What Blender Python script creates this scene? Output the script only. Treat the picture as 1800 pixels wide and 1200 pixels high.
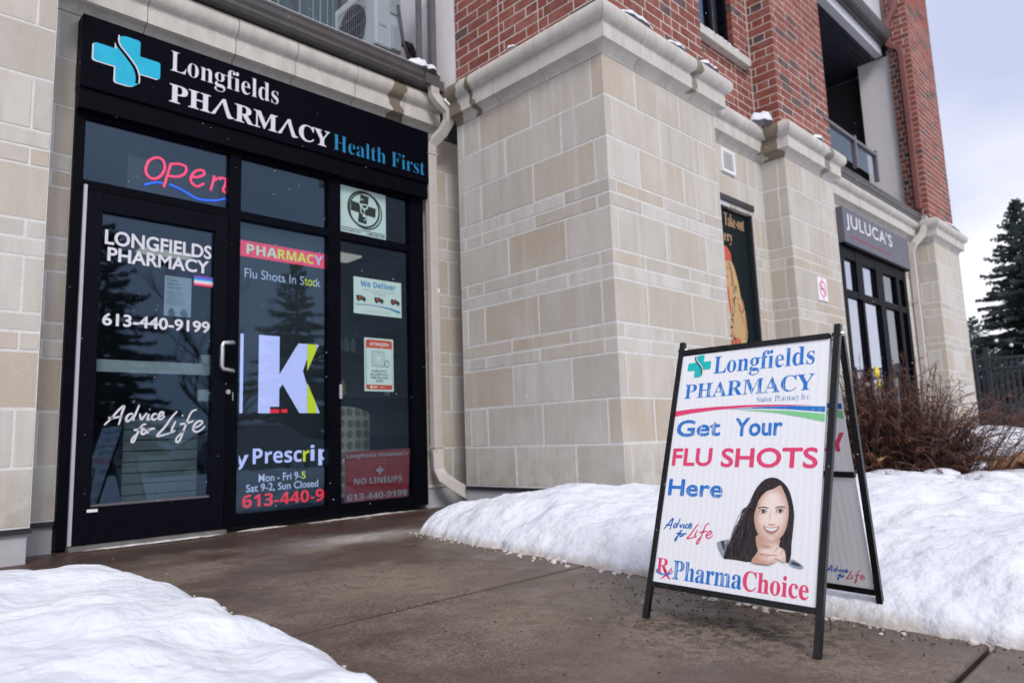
import bpy, bmesh, math, random
import numpy as np
from mathutils import Vector, Matrix
S = bpy.context.scene
for o in list(bpy.data.objects): bpy.data.objects.remove(o)
R = random.Random(7)
# ------------------------------------------------------------------ camera, sky, sun, exposure
cd = bpy.data.cameras.new('camera'); cam = bpy.data.objects.new('camera', cd); S.collection.objects.link(cam)
S.camera = cam
ax, ay, az = Vector((0.7118538, -0.7014275, -0.0355482)), Vector((0.0692159, 0.1204332, -0.9903055)), Vector((0.6989087, 0.7024923, 0.1342807))
m = Matrix((ax, -ay, -az)).transposed().to_4x4(); m.translation = (0, 0, 0.525)
cam.matrix_world = m
cd.sensor_width = 36; cd.lens = 24.914; cd.clip_start = 0.05; cd.clip_end = 2000
cd.dof.use_dof = True; cd.dof.focus_distance = 3.0; cd.dof.aperture_fstop = 2.4
W = bpy.data.worlds.new('World'); S.world = W; W.use_nodes = True
nt = W.node_tree; nt.nodes.clear(); N = nt.nodes.new; L = nt.links.new
SUN_EL, SUN_AZ = math.radians(40), math.radians(208)
wo = N('ShaderNodeOutputWorld'); bg = N('ShaderNodeBackground'); bg.inputs[1].default_value = 0.1
sky = N('ShaderNodeTexSky'); sky.sky_type = 'NISHITA'; sky.sun_disc = False
sky.sun_elevation = SUN_EL; sky.sun_rotation = SUN_AZ
tc = N('ShaderNodeTexCoord'); mp = N('ShaderNodeMapping'); mp.inputs['Scale'].default_value = (1, 1, 2.0)
n1 = N('ShaderNodeTexNoise'); n1.inputs['Scale'].default_value = 1.7; n1.inputs['Detail'].default_value = 5; n1.inputs['Roughness'].default_value = .48
L(tc.outputs['Generated'], mp.inputs[0]); L(mp.outputs[0], n1.inputs[0])
cr = N('ShaderNodeValToRGB'); e = cr.color_ramp.elements
e[0].position = .36; e[0].color = (.46, .50, .67, 1); e[1].position = .62; e[1].color = (.84, .84, .89, 1)
em = e.new(.5); em.color = (.62, .64, .755, 1)
L(n1.outputs[0], cr.inputs[0])
sc_ = N('ShaderNodeVectorMath'); sc_.operation = 'SCALE'; sc_.inputs[3].default_value = 10.5
L(cr.outputs[0], sc_.inputs[0])
mx = N('ShaderNodeMix'); mx.data_type = 'RGBA'; mx.inputs[0].default_value = .93
L(sky.outputs[0], mx.inputs[6]); L(sc_.outputs[0], mx.inputs[7]); L(mx.outputs[2], bg.inputs[0]); L(bg.outputs[0], wo.inputs[0])
sl = bpy.data.lights.new('sun', 'SUN'); sl.energy = 1.5; sl.angle = math.radians(18); sl.color = (1, .96, .9)
so = bpy.data.objects.new('sun', sl); S.collection.objects.link(so)
# nishita rotation is measured clockwise from +Y
sd = Vector((math.sin(SUN_AZ) * math.cos(SUN_EL), math.cos(SUN_AZ) * math.cos(SUN_EL), math.sin(SUN_EL)))
so.rotation_euler = sd.to_track_quat('Z', 'Y').to_euler(); so.location = (0, -5, 12)
V = S.view_settings; V.view_transform = 'Standard'; V.look = 'None'; V.exposure = 0.38; V.gamma = 1; V.use_curve_mapping = False
S.cycles.use_denoising = True; S.cycles.max_bounces = 8; S.cycles.transparent_max_bounces = 12
# ------------------------------------------------------------------ helpers
GZ = lambda y: -.07 - .019 * (5.1 - y)
def srgb(r, g, b):
    f = lambda c: (c/255/12.92 if c/255 <= .04045 else ((c/255+.055)/1.055)**2.4)
    return (f(r), f(g), f(b))
def wpos(o):
    p = Vector((0, 0, 0))
    while o: p += o.location; o = o.parent
    return p
def tag(o, label=None, cat=None, group=None, kind=None):
    if label: o['label'] = label
    if cat: o['category'] = cat
    if group: o['group'] = group
    if kind: o['kind'] = kind
    return o
def link(o): S.collection.objects.link(o); return o
def thing(name, label, cat, loc=(0, 0, 0), group=None):
    o = link(bpy.data.objects.new(name, None)); o.location = loc; o.empty_display_size = .1
    return tag(o, label, cat, group)
class MB:
    def __init__(s): s.v = []; s.f = []; s.m = []
    def add(s, vs, fs, mi=0):
        b = len(s.v); s.v += [tuple(v) for v in vs]; s.f += [tuple(b+i for i in f) for f in fs]; s.m += [mi]*len(fs); return s
    def box(s, x0, x1, y0, y1, z0, z1, mi=0):
        return s.add([(x0,y0,z0),(x1,y0,z0),(x1,y1,z0),(x0,y1,z0),(x0,y0,z1),(x1,y0,z1),(x1,y1,z1),(x0,y1,z1)],
                     [(0,3,2,1),(4,5,6,7),(0,1,5,4),(1,2,6,5),(2,3,7,6),(3,0,4,7)], mi)
    def tube(s, pts, r, n=8, mi=0, cap=True, up=None, rect=None):
        pts = [Vector(p) for p in pts]; rs = r if isinstance(r, (list, tuple)) else [r]*len(pts)
        b = len(s.v); ref = Vector(up) if up else None
        for i, p in enumerate(pts):
            d = (pts[min(i+1, len(pts)-1)] - pts[max(i-1, 0)]).normalized()
            if ref is None: ref = Vector((0, 0, 1)) if abs(d.z) < .9 else Vector((1, 0, 0))
            a = d.cross(ref)
            if a.length < 1e-5: a = d.cross(Vector((.3, .5, .8)))
            a.normalize(); c = a.cross(d).normalized(); ref = c if up is None else ref
            k = 1
            if 0 < i < len(pts)-1 and rect:
                k = 1
            if rect:
                hw, hh = rect[0]/2, rect[1]/2
                for (u, w) in ((-hw,-hh),(hw,-hh),(hw,hh),(-hw,hh)): s.v.append(tuple(p + a*u + c*w))
            else:
                for j in range(n):
                    t = 2*math.pi*j/n; s.v.append(tuple(p + (a*math.cos(t) + c*math.sin(t))*rs[i]))
        if rect: n = 4
        for i in range(len(pts)-1):
            for j in range(n):
                s.f.append((b+i*n+j, b+i*n+(j+1)%n, b+(i+1)*n+(j+1)%n, b+(i+1)*n+j)); s.m.append(mi)
        if cap:
            s.f.append(tuple(b+j for j in range(n))[::-1]); s.f.append(tuple(b+(len(pts)-1)*n+j for j in range(n))); s.m += [mi, mi]
        return s
    def ico(s, c, r, sub=1, sx=1, sy=1, sz=1, mi=0, jit=0, rnd=R):
        bm = bmesh.new(); bmesh.ops.create_icosphere(bm, subdivisions=sub, radius=1)
        vs = []
        for v in bm.verts:
            k = 1 + rnd.uniform(-jit, jit); vs.append((c[0]+v.co.x*r*sx*k, c[1]+v.co.y*r*sy*k, c[2]+v.co.z*r*sz*k))
        bm.verts.index_update(); fs = [tuple(v.index for v in f.verts) for f in bm.faces]; bm.free(); return s.add(vs, fs, mi)
    def build(s, name, mats, parent=None, smooth=False, origin=None, bevel=0, sharp=None):
        me = bpy.data.meshes.new(name)
        P = np.array(s.v) if s.v else np.zeros((1, 3))
        c = Vector(origin) if origin is not None else Vector(((P.min(0)+P.max(0))/2).tolist())
        me.from_pydata([tuple(Vector(v)-c) for v in s.v], [], s.f)
        if not isinstance(mats, (list, tuple)): mats = [mats]
        for mt in mats: me.materials.append(mt)
        if len(mats) > 1: me.polygons.foreach_set('material_index', s.m)
        if smooth:
            me.polygons.foreach_set('use_smooth', [True]*len(me.polygons))
            if sharp: 
                try: me.set_sharp_from_angle(angle=math.radians(sharp))
                except Exception: pass
        me.update()
        o = link(bpy.data.objects.new(name, me)); o.parent = parent; o.location = c - wpos(parent)
        if bevel:
            b = o.modifiers.new('b', 'BEVEL'); b.width = bevel; b.segments = 2; b.limit_method = 'ANGLE'
        return o
def box(name, x0, x1, y0, y1, z0, z1, mat, parent=None, bevel=0):
    return MB().box(x0, x1, y0, y1, z0, z1).build(name, mat, parent, bevel=bevel)
# ------------------------------------------------------------------ materials
class NM:
    def __init__(s, name, base=(.5,.5,.5), rough=.6, metal=0, spec=.5, coat=0):
        s.m = bpy.data.materials.new(name); s.m.use_nodes = True; s.t = s.m.node_tree
        s.b = s.t.nodes['Principled BSDF']; s.b.inputs['Base Color'].default_value = (*base, 1)
        s.b.inputs['Roughness'].default_value = rough; s.b.inputs['Metallic'].default_value = metal
        s.b.inputs['Specular IOR Level'].default_value = spec; s.b.inputs['Coat Weight'].default_value = coat
        s._pos = None
    def n(s, k, **kw):
        x = s.t.nodes.new('ShaderNode'+k)
        for a, v in kw.items(): setattr(x, a, v)
        return x
    def l(s, a, b): s.t.links.new(a, b)
    def pos(s, scale=(1,1,1), rnd=True):
        if rnd:
            g = s.n('NewGeometry'); oi = s.n('ObjectInfo'); mu = s.n('Math', operation='MULTIPLY'); mu.inputs[1].default_value = 37.0
            s.l(oi.outputs['Random'], mu.inputs[0]); ad = s.n('VectorMath', operation='ADD'); s.l(g.outputs['Position'], ad.inputs[0]); s.l(mu.outputs[0], ad.inputs[1]); src = ad.outputs[0]
        else: src = s.n('NewGeometry').outputs['Position']
        mp = s.n('Mapping'); mp.inputs['Scale'].default_value = scale; s.l(src, mp.inputs[0]); return mp.outputs[0]
    def noise(s, scale, detail=4, rough=.55, vec=None, sc=(1,1,1), rnd=True):
        x = s.n('TexNoise'); x.inputs['Scale'].default_value = scale; x.inputs['Detail'].default_value = detail; x.inputs['Roughness'].default_value = rough
        s.l(vec or s.pos(sc, rnd), x.inputs['Vector']); return x.outputs['Fac']
    def ramp(s, fac, stops):
        r = s.n('ValToRGB'); e = r.color_ramp.elements
        while len(e) > 1: e.remove(e[0])
        e[0].position = stops[0][0]; e[0].color = (*stops[0][1], 1) if len(stops[0][1]) == 3 else stops[0][1]
        for p, c in stops[1:]:
            k = e.new(p); k.color = (*c, 1)
        s.l(fac, r.inputs[0]); return r.outputs[0]
    def g(s, fac, a, b, lo=0., hi=1.):     # grey ramp a..b between lo..hi
        x = s.n('MapRange'); x.inputs[1].default_value = a; x.inputs[2].default_value = b; x.inputs[3].default_value = lo; x.inputs[4].default_value = hi
        s.l(fac, x.inputs[0]); return x.outputs[0]
    def mix(s, fac, a, b, mode='MIX'):
        x = s.n('Mix', data_type='RGBA', blend_type=mode)
        if isinstance(fac, (int, float)): x.inputs[0].default_value = fac
        else: s.l(fac, x.inputs[0])
        for i, q in ((6, a), (7, b)):
            if isinstance(q, tuple): x.inputs[i].default_value = (*q, 1)
            else: s.l(q, x.inputs[i])
        return x.outputs[2]
    def mul(s, a, b):
        x = s.n('Math', operation='MULTIPLY')
        for i, q in ((0, a), (1, b)):
            if isinstance(q, (int, float)): x.inputs[i].default_value = q
            else: s.l(q, x.inputs[i])
        return x.outputs[0]
    def op(s, o, a, b=0.):
        x = s.n('Math', operation=o)
        for i, q in ((0, a), (1, b)):
            if isinstance(q, (int, float)): x.inputs[i].default_value = q
            else: s.l(q, x.inputs[i])
        return x.outputs[0]
    def col(s, c): s.l(c, s.b.inputs['Base Color']); return s
    def rgh(s, c): s.l(c, s.b.inputs['Roughness']); return s
    def bump(s, h, strength=.3, dist=.01):
        x = s.n('Bump'); x.inputs['Strength'].default_value = strength; x.inputs['Distance'].default_value = dist
        s.l(h, x.inputs['Height']); 
        if s.b.inputs['Normal'].links: s.l(s.b.inputs['Normal'].links[0].from_socket, x.inputs['Normal'])
        s.l(x.outputs[0], s.b.inputs['Normal']); return s
    def rnd(s): return s.n('ObjectInfo').outputs['Random']
def plain(name, c, rough=.5, metal=0, spec=.5, var=.0, bump=0):
    q = NM(name, c, rough, metal, spec)
    if var:
        f = q.noise(9, 5, .6); q.col(q.mix(q.g(f, .3, .7), tuple(x*(1-var) for x in c), tuple(min(1, x*(1+var)) for x in c)))
        f2 = q.noise(35, 3, .6); q.rgh(q.g(f2, .3, .7, max(0, rough-.12), min(1, rough+.12)))
    if bump: q.bump(q.noise(60, 4, .6), bump, .004)
    return q.m
def emis(name, c, st=1.0, base=(0.02,.02,.02)):
    q = NM(name, base, .4); q.b.inputs['Emission Color'].default_value = (*c, 1); q.b.inputs['Emission Strength'].default_value = st; return q.m
M = {}
# limestone blocks
q = NM('stone_block', rough=.85)
rn = q.rnd()
bc = q.ramp(rn, [(0, (.50,.478,.44)), (.14, (.57,.552,.52)), (.26, (.46,.385,.30)), (.40, (.54,.52,.48)), (.52, (.445,.36,.27)), (.64, (.52,.493,.45)), (.76, (.43,.40,.36)), (.88, (.49,.42,.34)), (1, (.58,.565,.535))])
st = q.noise(5, 5, .6, sc=(2.2, 2.2, .35)); fi = q.noise(55, 4, .65)
cc = q.mix(q.g(st, .40, .68, 0, .55), bc, (.41,.34,.26)); cc = q.mix(q.g(fi, .3, .75, 0, .35), cc, (.60,.57,.53))
wb = q.noise(2.2, 3, .5); cc = q.mix(q.g(wb, .5, .75, 0, .45), cc, (.60,.585,.565))
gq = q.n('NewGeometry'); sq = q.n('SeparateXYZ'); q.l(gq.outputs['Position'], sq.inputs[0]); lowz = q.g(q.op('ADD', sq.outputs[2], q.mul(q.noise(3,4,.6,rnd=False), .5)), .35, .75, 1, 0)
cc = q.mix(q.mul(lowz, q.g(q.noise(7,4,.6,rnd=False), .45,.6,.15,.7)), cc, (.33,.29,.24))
run = q.noise(3.2, 3, .5, sc=(3.0,3.0,.10), rnd=False); cc = q.mix(q.g(run, .60, .72, 0, .45), cc, (.40,.33,.25)); cc = q.mix(q.g(run, .40, .30, 0, .35), cc, (.62,.61,.59))
q.col(cc); q.bump(q.noise(140, 4, .7), .3, .003); q.bump(q.noise(12, 4, .6), .2, .006); M['stone'] = q.m
q = NM('stone_mortar', rough=.95); q.col(q.mix(q.g(q.noise(30,3), .3,.7), (.57,.56,.545), (.68,.67,.65))); q.bump(q.noise(160,3), .3, .003); M['mortar'] = q.m
# brick
q = NM('red_brick', rough=.88); rn = q.rnd()
bc = q.ramp(rn, [(0, (.22,.055,.038)), (.3, (.31,.085,.06)), (.55, (.20,.05,.036)), (.78, (.34,.11,.08)), (.88, (.26,.07,.05)), (.905, (.09,.06,.058)), (1, (.13,.085,.08))])
f = q.noise(28, 5, .7); cc = q.mix(q.g(f, .46, .66, 0, .75), bc, (.07,.028,.022)); f2 = q.noise(14, 4, .6); cc = q.mix(q.g(f2, .5, .8, 0, .45), cc, (.46,.26,.22))
q.col(cc); q.bump(q.noise(90,5,.7), .6, .004); M['brick'] = q.m
q = NM('brick_mortar', rough=.95); q.col(q.mix(q.g(q.noise(22,3), .3,.7), (.50,.44,.40), (.66,.60,.56))); M['bmortar'] = q.m
# cast stone cornice with wet streaks where melt water runs over it
q = NM('cast_stone', rough=.8)
f = q.noise(7, 5, .6, sc=(1.5,1.5,.6)); cc = q.mix(q.g(f,.3,.7), (.47,.44,.395), (.60,.575,.54)); pit = q.noise(70, 2, .6); cc = q.mix(q.g(pit,.66,.76,0,.7), cc, (.14,.11,.09))
g = q.n('NewGeometry'); sx = q.n('SeparateXYZ'); q.l(g.outputs['Position'], sx.inputs[0]); wob = q.mul(q.g(q.noise(6,2,.5,rnd=False),0,1,-1,1), .13)
def spot(x0, y0, hx, hy):
    a = q.op('ABSOLUTE', q.op('SUBTRACT', q.op('ADD', sx.outputs[0], wob), x0)); b = q.op('ABSOLUTE', q.op('SUBTRACT', q.op('ADD', sx.outputs[1], wob), y0))
    return q.mul(q.op('LESS_THAN', a, hx), q.op('LESS_THAN', b, hy))
w = spot(3.62, 5.0, .07, .2)
for a in ((4.0, 4.48, .3, .035), (7.24, 3.2, .09, .12), (8.3, 2.95, .05, .3), (4.0, 4.74, .12, .09), (5.35, 2.95, .05, .12)): w = q.op('MAXIMUM', w, spot(*a))
q.col(q.mix(q.mul(w,.88), cc, (.15,.115,.075))); q.rgh(q.g(w, 0, 1, .8, .35)); q.bump(q.noise(120,4,.7), .25, .003); M['cast'] = q.m
# metals, paints
M['black'] = plain('black_frame_paint', (.002,.002,.005), .5, spec=.06, var=.3)
q = NM('black_door_paint', (.002,.002,.005), .5, spec=.07); q.rgh(q.g(q.noise(20,4),.3,.7,.34,.55)); fsp = q.noise(120,3,.5); q.col(q.mix(q.g(fsp,.7,.76,0,.6), (.003,.003,.007), (.16,.16,.19))); M['doorblk'] = q.m
M['signblk'] = plain('black_sign_face', (.0015,.0015,.005), .5, spec=.05, var=.2)
M['gutter'] = plain('dark_gutter', (.085,.078,.078), .5, var=.18); M['gutterend'] = plain('gutter_end', (.10,.09,.088), .5, var=.15)
M['dark'] = plain('dark_shadow_board', (.03,.03,.032), .8)
M['pipe'] = plain('beige_downpipe', (.50,.46,.42), .5, var=.06); M['redpipe'] = plain('red_brown_downpipe', (.22,.085,.075), .5, var=.1)
M['strip'] = plain('aluminium_strip', (.50,.50,.56), .4, .3, var=.05); M['steel'] = plain('brushed_steel', (.62,.62,.63), .28, .9)
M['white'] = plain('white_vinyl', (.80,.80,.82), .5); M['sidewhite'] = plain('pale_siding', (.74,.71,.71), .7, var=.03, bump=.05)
M['fascia'] = plain('grey_white_fascia', (.60,.60,.66), .6, var=.05); M['base'] = plain('foundation_panel', (.42,.42,.44), .7, var=.08, bump=.1)
M['flash'] = plain('black_flashing', (.02,.02,.024), .5, var=.3); M['rail'] = plain('grey_railing', (.12,.11,.125), .45, var=.1)
M['frameblk'] = plain('sandwich_frame_black', (.005,.005,.006), .28, .0, spec=.35, var=.4)
M['soffit'] = plain('dark_soffit', (.022,.026,.040), .6, var=.1); M['deep'] = plain('shaded_grey_siding', (.045,.043,.05), .8)  # siding deep in the balcony, its shade put into the dark colour
M['jsign'] = plain('charcoal_violet_sign', (.105,.10,.135), .5, var=.08)
M['cyan'] = plain('cyan_vinyl', (.0,.42,.62), .4, var=.08); M['cyanprint'] = plain('cyan_print', (.0,.50,.50), .5)
M['cyantext'] = plain('blue_letter_vinyl', (.008,.20,.42), .45); M['letter'] = plain('white_letter_vinyl', (.66,.66,.72), .45, var=.05)
M['black2'] = plain('black_print', (.008,.008,.008), .5)
def glass(name, refl=1.0, tint=(.75,.8,.82), gl_col=(.62,.80,1.0), base=.05):
    mt = bpy.data.materials.new(name); mt.use_nodes = True; t = mt.node_tree; t.nodes.clear(); n = t.nodes.new
    o = n('ShaderNodeOutputMaterial'); mxs = n('ShaderNodeMixShader'); tr = n('ShaderNodeBsdfTransparent'); gl = n('ShaderNodeBsdfGlossy'); lw = n('ShaderNodeLayerWeight'); lw.inputs[0].default_value = .5
    pw = n('ShaderNodeMath'); pw.operation = 'POWER'; pw.inputs[1].default_value = 4.0
    mu = n('ShaderNodeMath'); mu.operation = 'MULTIPLY_ADD'; mu.inputs[1].default_value = refl; mu.inputs[2].default_value = base; mu.use_clamp = True
    tr.inputs[0].default_value = (*tint, 1); gl.inputs['Roughness'].default_value = .022; gl.inputs[0].default_value = (*gl_col, 1)
    nz = n('ShaderNodeTexNoise'); nz.inputs['Scale'].default_value = 1.1; nz.inputs['Detail'].default_value = 1; bp = n('ShaderNodeBump'); bp.inputs['Strength'].default_value = .06; bp.inputs['Distance'].default_value = .05
    ge = n('ShaderNodeNewGeometry'); t.links.new(ge.outputs['Position'], nz.inputs['Vector']); t.links.new(nz.outputs[0], bp.inputs['Height']); t.links.new(bp.outputs[0], gl.inputs['Normal'])
    t.links.new(lw.outputs['Facing'], pw.inputs[0]); t.links.new(pw.outputs[0], mu.inputs[0]); t.links.new(mu.outputs[0], mxs.inputs[0]); t.links.new(tr.outputs[0], mxs.inputs[1]); t.links.new(gl.outputs[0], mxs.inputs[2]); t.links.new(mxs.outputs[0], o.inputs[0]); return mt
M['glass'] = glass('window_glass', 1.0, (.80,.85,.87), (.46,.66,.96), .055); M['glass2'] = glass('balcony_glass', .5, (.88,.90,.92), (.8,.9,1.0), .03)
M['glassj'] = glass('far_window_glass', 1.0, (.5,.52,.56), (.84,.88,1.0), .36)
M['glassk'] = glass('restaurant_dim_glass', .8, (.55,.56,.56), (.92,.95,1.0), .06)
# snow and ground
q = NM('snow', (.80,.82,.87), .8, spec=.2); f = q.noise(3.2, 5, .55, rnd=False); q.col(q.mix(q.g(f,.3,.7), (.68,.705,.785), (.765,.78,.82)))
q.bump(q.noise(8, 4, .5, rnd=False), .75, .055); q.bump(q.noise(45, 5, .65, rnd=False), .35, .009)
q.b.inputs['Subsurface Weight'].default_value = .12; q.b.inputs['Subsurface Radius'].default_value = (.02,.025,.03); 
gn = q.n('NewGeometry'); sp_ = q.n('SeparateXYZ'); q.l(gn.outputs['Position'], sp_.inputs[0]); hh_ = q.op('SUBTRACT', sp_.outputs[2], q.op('ADD', q.mul(sp_.outputs[1], .019), -.1669))
hh_ = q.op('ADD', hh_, q.mul(q.g(q.noise(11,4,.6,rnd=False),0,1,-1,1), .045)); cs_ = q.b.inputs['Base Color'].links[0].from_socket; cc_ = q.mix(q.g(hh_, .0, .05, .75, 0), cs_, (.42,.35,.29)); q.col(cc_)
M['snow'] = q.m
q = NM('concrete_walk', rough=.75)
g = q.n('NewGeometry'); sx = q.n('SeparateXYZ'); q.l(g.outputs['Position'], sx.inputs[0])
big = q.noise(1.6, 5, .6, rnd=False); fine = q.noise(95, 3, .7, rnd=False); cc = q.mix(q.g(big,.32,.68), (.088,.056,.038), (.20,.148,.108))
sc2 = q.noise(13, 5, .65, rnd=False); cc = q.mix(q.g(sc2,.48,.64,0,.65), cc, (.075,.050,.036)); sc3 = q.noise(4.2, 5, .6, rnd=False); cc = q.mix(q.g(sc3,.55,.68,0,.5), cc, (.21,.165,.13))
cc = q.mix(q.g(fine,.46,.62,0,.42), cc, (.32,.27,.225)); fine2 = q.noise(60, 3, .7, rnd=False); cc = q.mix(q.g(fine2,.54,.64,0,.5), cc, (.05,.036,.028))
vo = q.n('TexVoronoi'); vo.inputs['Scale'].default_value = 85; q.l(q.pos(rnd=False), vo.inputs['Vector']); cc = q.mix(q.g(vo.outputs['Distance'],.10,.17,1,0), cc, (.035,.03,.028))
vo2 = q.n('TexVoronoi'); vo2.inputs['Scale'].default_value = 48; q.l(q.pos(rnd=False), vo2.inputs['Vector']); cc = q.mix(q.g(vo2.outputs['Distance'],.05,.09,.8,0), cc, (.42,.38,.34))
yw = q.op('ADD', sx.outputs[1], q.mul(q.g(q.noise(3,4,rnd=False),0,1,-1,1), .55))
wet = q.g(yw, 4.05, 4.5, 0, .85); cc = q.mix(wet, cc, (.040,.024,.019)); cc = q.mix(q.mul(wet, q.g(sc3,.5,.6,0,.5)), cc, (.12,.045,.035))
# dried pale patch beside the slab joint, salt at the threshold
sxx = q.g(q.op('ABSOLUTE', q.op('SUBTRACT', sx.outputs[0], 2.75)), .2, .75, 1, 0); syy = q.g(q.op('ABSOLUTE', q.op('SUBTRACT', sx.outputs[1], 4.12)), .05, .26, 1, 0)
cc = q.mix(q.mul(q.mul(sxx, syy), q.g(sc2,.3,.6,.5,1)), cc, (.42,.39,.36))
salt = q.mul(q.g(yw, 4.9, 5.15, 0, 1), q.g(q.noise(8,4,.6,sc=(1,3,1),rnd=False), .5,.62,0,.6)); cc = q.mix(salt, cc, (.38,.34,.32))
# blotchy darker patch centred between the feet of the board
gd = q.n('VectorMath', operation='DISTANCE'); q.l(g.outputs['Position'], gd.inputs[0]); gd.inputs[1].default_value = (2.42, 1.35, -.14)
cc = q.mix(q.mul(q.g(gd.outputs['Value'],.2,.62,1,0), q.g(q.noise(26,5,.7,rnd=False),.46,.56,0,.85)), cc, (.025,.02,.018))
jl = None
for yj, wj in ((2.37,.016),(4.34,.016),(.605,.016)):
    a_ = q.op('ABSOLUTE', q.op('SUBTRACT', q.op('ADD', sx.outputs[1], q.mul(q.g(q.noise(16,3,.6,rnd=False),0,1,-1,1), .008)), yj)); l_ = q.g(a_, wj*.5, wj*1.3, 1, 0); jl = l_ if jl is None else q.op('MAXIMUM', jl, l_)
cc = q.mix(q.mul(jl, .85), cc, (.022,.016,.013)); damp = q.g(q.noise(1.3,5,.62,rnd=False), .46, .57, 0, 1); cc = q.mix(q.mul(damp,.5), cc, (.060,.038,.026))
q.col(cc); q.rgh(q.op('SUBTRACT', q.g(q.noise(5,4,.6,rnd=False), .3, .7, .55, .85), q.mul(q.op('MAXIMUM', damp, wet), .3))); q.bump(q.noise(170,3,.7,rnd=False), .5, .003); q.bump(sc2, .2, .01); M['walk'] = q.m
M['soil'] = plain('dark_joint_soil', (.035,.028,.024), .9, var=.4)
q = NM('asphalt', (.06,.06,.062), .8); q.col(q.mix(q.g(q.noise(.6,4,rnd=False),.4,.6), (.06,.06,.062), (.22,.22,.23))); M['asphalt'] = q.m
# ------------------------------------------------------------------ stone and brick courses
_cache = {}
def chamfer_mesh(name, dx, dy, dz, c, mat):
    k = (name, round(dx, 3), round(dy, 3), round(dz, 3))
    if k in _cache: return _cache[k]
    a = (dx/2, dy/2, dz/2); v = []; idx = {}
    for sx_ in (-1, 1):
        for sy_ in (-1, 1):
            for sz_ in (-1, 1):
                s_ = (sx_, sy_, sz_)
                for w_ in range(3):
                    idx[(s_, w_)] = len(v); v.append(tuple(s_[i]*(a[i] if i == w_ else a[i]-c) for i in range(3)))
    f = []
    for w_ in range(3):
        u, t = [i for i in range(3) if i != w_]
        for sg in (-1, 1):
            cs = []
            for (p, r_) in ((-1,-1),(1,-1),(1,1),(-1,1)):
                s_ = [0,0,0]; s_[w_] = sg; s_[u] = p; s_[t] = r_; cs.append(idx[(tuple(s_), w_)])
            f.append(cs)
    for e_ in range(3):
        u, t = [i for i in range(3) if i != e_]
        for p in (-1, 1):
            for r_ in (-1, 1):
                s0 = [0,0,0]; s0[e_] = -1; s0[u] = p; s0[t] = r_; s1 = list(s0); s1[e_] = 1
                f.append([idx[(tuple(s0), u)], idx[(tuple(s1), u)], idx[(tuple(s1), t)], idx[(tuple(s0), t)]])
    for s_ in [(i,j,k_) for i in (-1,1) for j in (-1,1) for k_ in (-1,1)]: f.append([idx[(s_, w_)] for w_ in range(3)])
    me = bpy.data.meshes.new(name); me.from_pydata(v, [], f)
    bm = bmesh.new(); bm.from_mesh(me); bmesh.ops.recalc_face_normals(bm, faces=bm.faces); bm.to_mesh(me); bm.free()
    me.materials.append(mat); _cache[k] = me; return me
def box_mesh(name, dx, dy, dz, mat):
    k = (name, 'b', round(dx, 3), round(dy, 3), round(dz, 3))
    if k in _cache: return _cache[k]
    b = MB().box(-dx/2, dx/2, -dy/2, dy/2, -dz/2, dz/2); me = bpy.data.meshes.new(name); me.from_pydata(b.v, [], b.f); me.materials.append(mat); _cache[k] = me; return me
def piece(name, me, x, y, z, parent, jit=.0, rot=.0):
    o = link(bpy.data.objects.new(name, me)); o.parent = parent; o.location = Vector((x + R.uniform(-jit, jit), y + R.uniform(-jit, jit), z)) - wpos(parent)
    if rot: o.rotation_euler = (R.uniform(-rot, rot), R.uniform(-rot, rot), R.uniform(-rot, rot))
    return o
ZC = [.125,.455,.785,1.115,1.225,1.335,1.665,1.775,1.885,2.215,2.325,2.435,2.765,3.095,3.425]
TH = .09; J = .0125
def stone_courses(parent, face, const, lo, hi, joints, openings=(), ends=None, name='block'):
    """face 'x': plane x=const looking to -x, runs along y; 'y': plane y=const looking to -y, runs along x.
    joints(k) gives joint positions of course k; a corner flag moves the end by the block thickness on alternate courses."""
    for k in range(len(ZC)-1):
        z0, z1 = ZC[k], ZC[k+1]; a, b = lo, hi; fl = False; dep = TH
        if ends: a, fl, dep = ends[k % 2]
        js = sorted(j for j in joints(k) if a+.03 < j < b-.03); cuts = [a]+js+[b]
        for u, w in zip(cuts[:-1], cuts[1:]):
            segs = [(u, w)]
            for (o0, o1, oz) in openings:
                if (z0+z1)/2 < oz:
                    ns = []
                    for p, r_ in segs:
                        if r_ <= o0 or p >= o1: ns.append((p, r_)); continue
                        if p < o0: ns.append((p, o0))
                        if r_ > o1: ns.append((o1, r_))
                    segs = ns
            for p, r_ in segs:
                if r_-p < .03: continue
                l_ = r_-p-J*1.0; d = TH; dz = z1-z0-J; sh = 0
                if fl and p == a: l_ += J/2; sh = -J/4; d = dep
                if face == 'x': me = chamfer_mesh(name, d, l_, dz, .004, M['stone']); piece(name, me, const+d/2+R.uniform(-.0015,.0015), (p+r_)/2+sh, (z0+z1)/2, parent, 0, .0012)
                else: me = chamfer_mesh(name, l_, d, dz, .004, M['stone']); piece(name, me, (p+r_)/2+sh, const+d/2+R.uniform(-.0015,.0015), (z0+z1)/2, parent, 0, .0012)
BH, BL = .094, .276; BJ = .0105
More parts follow.
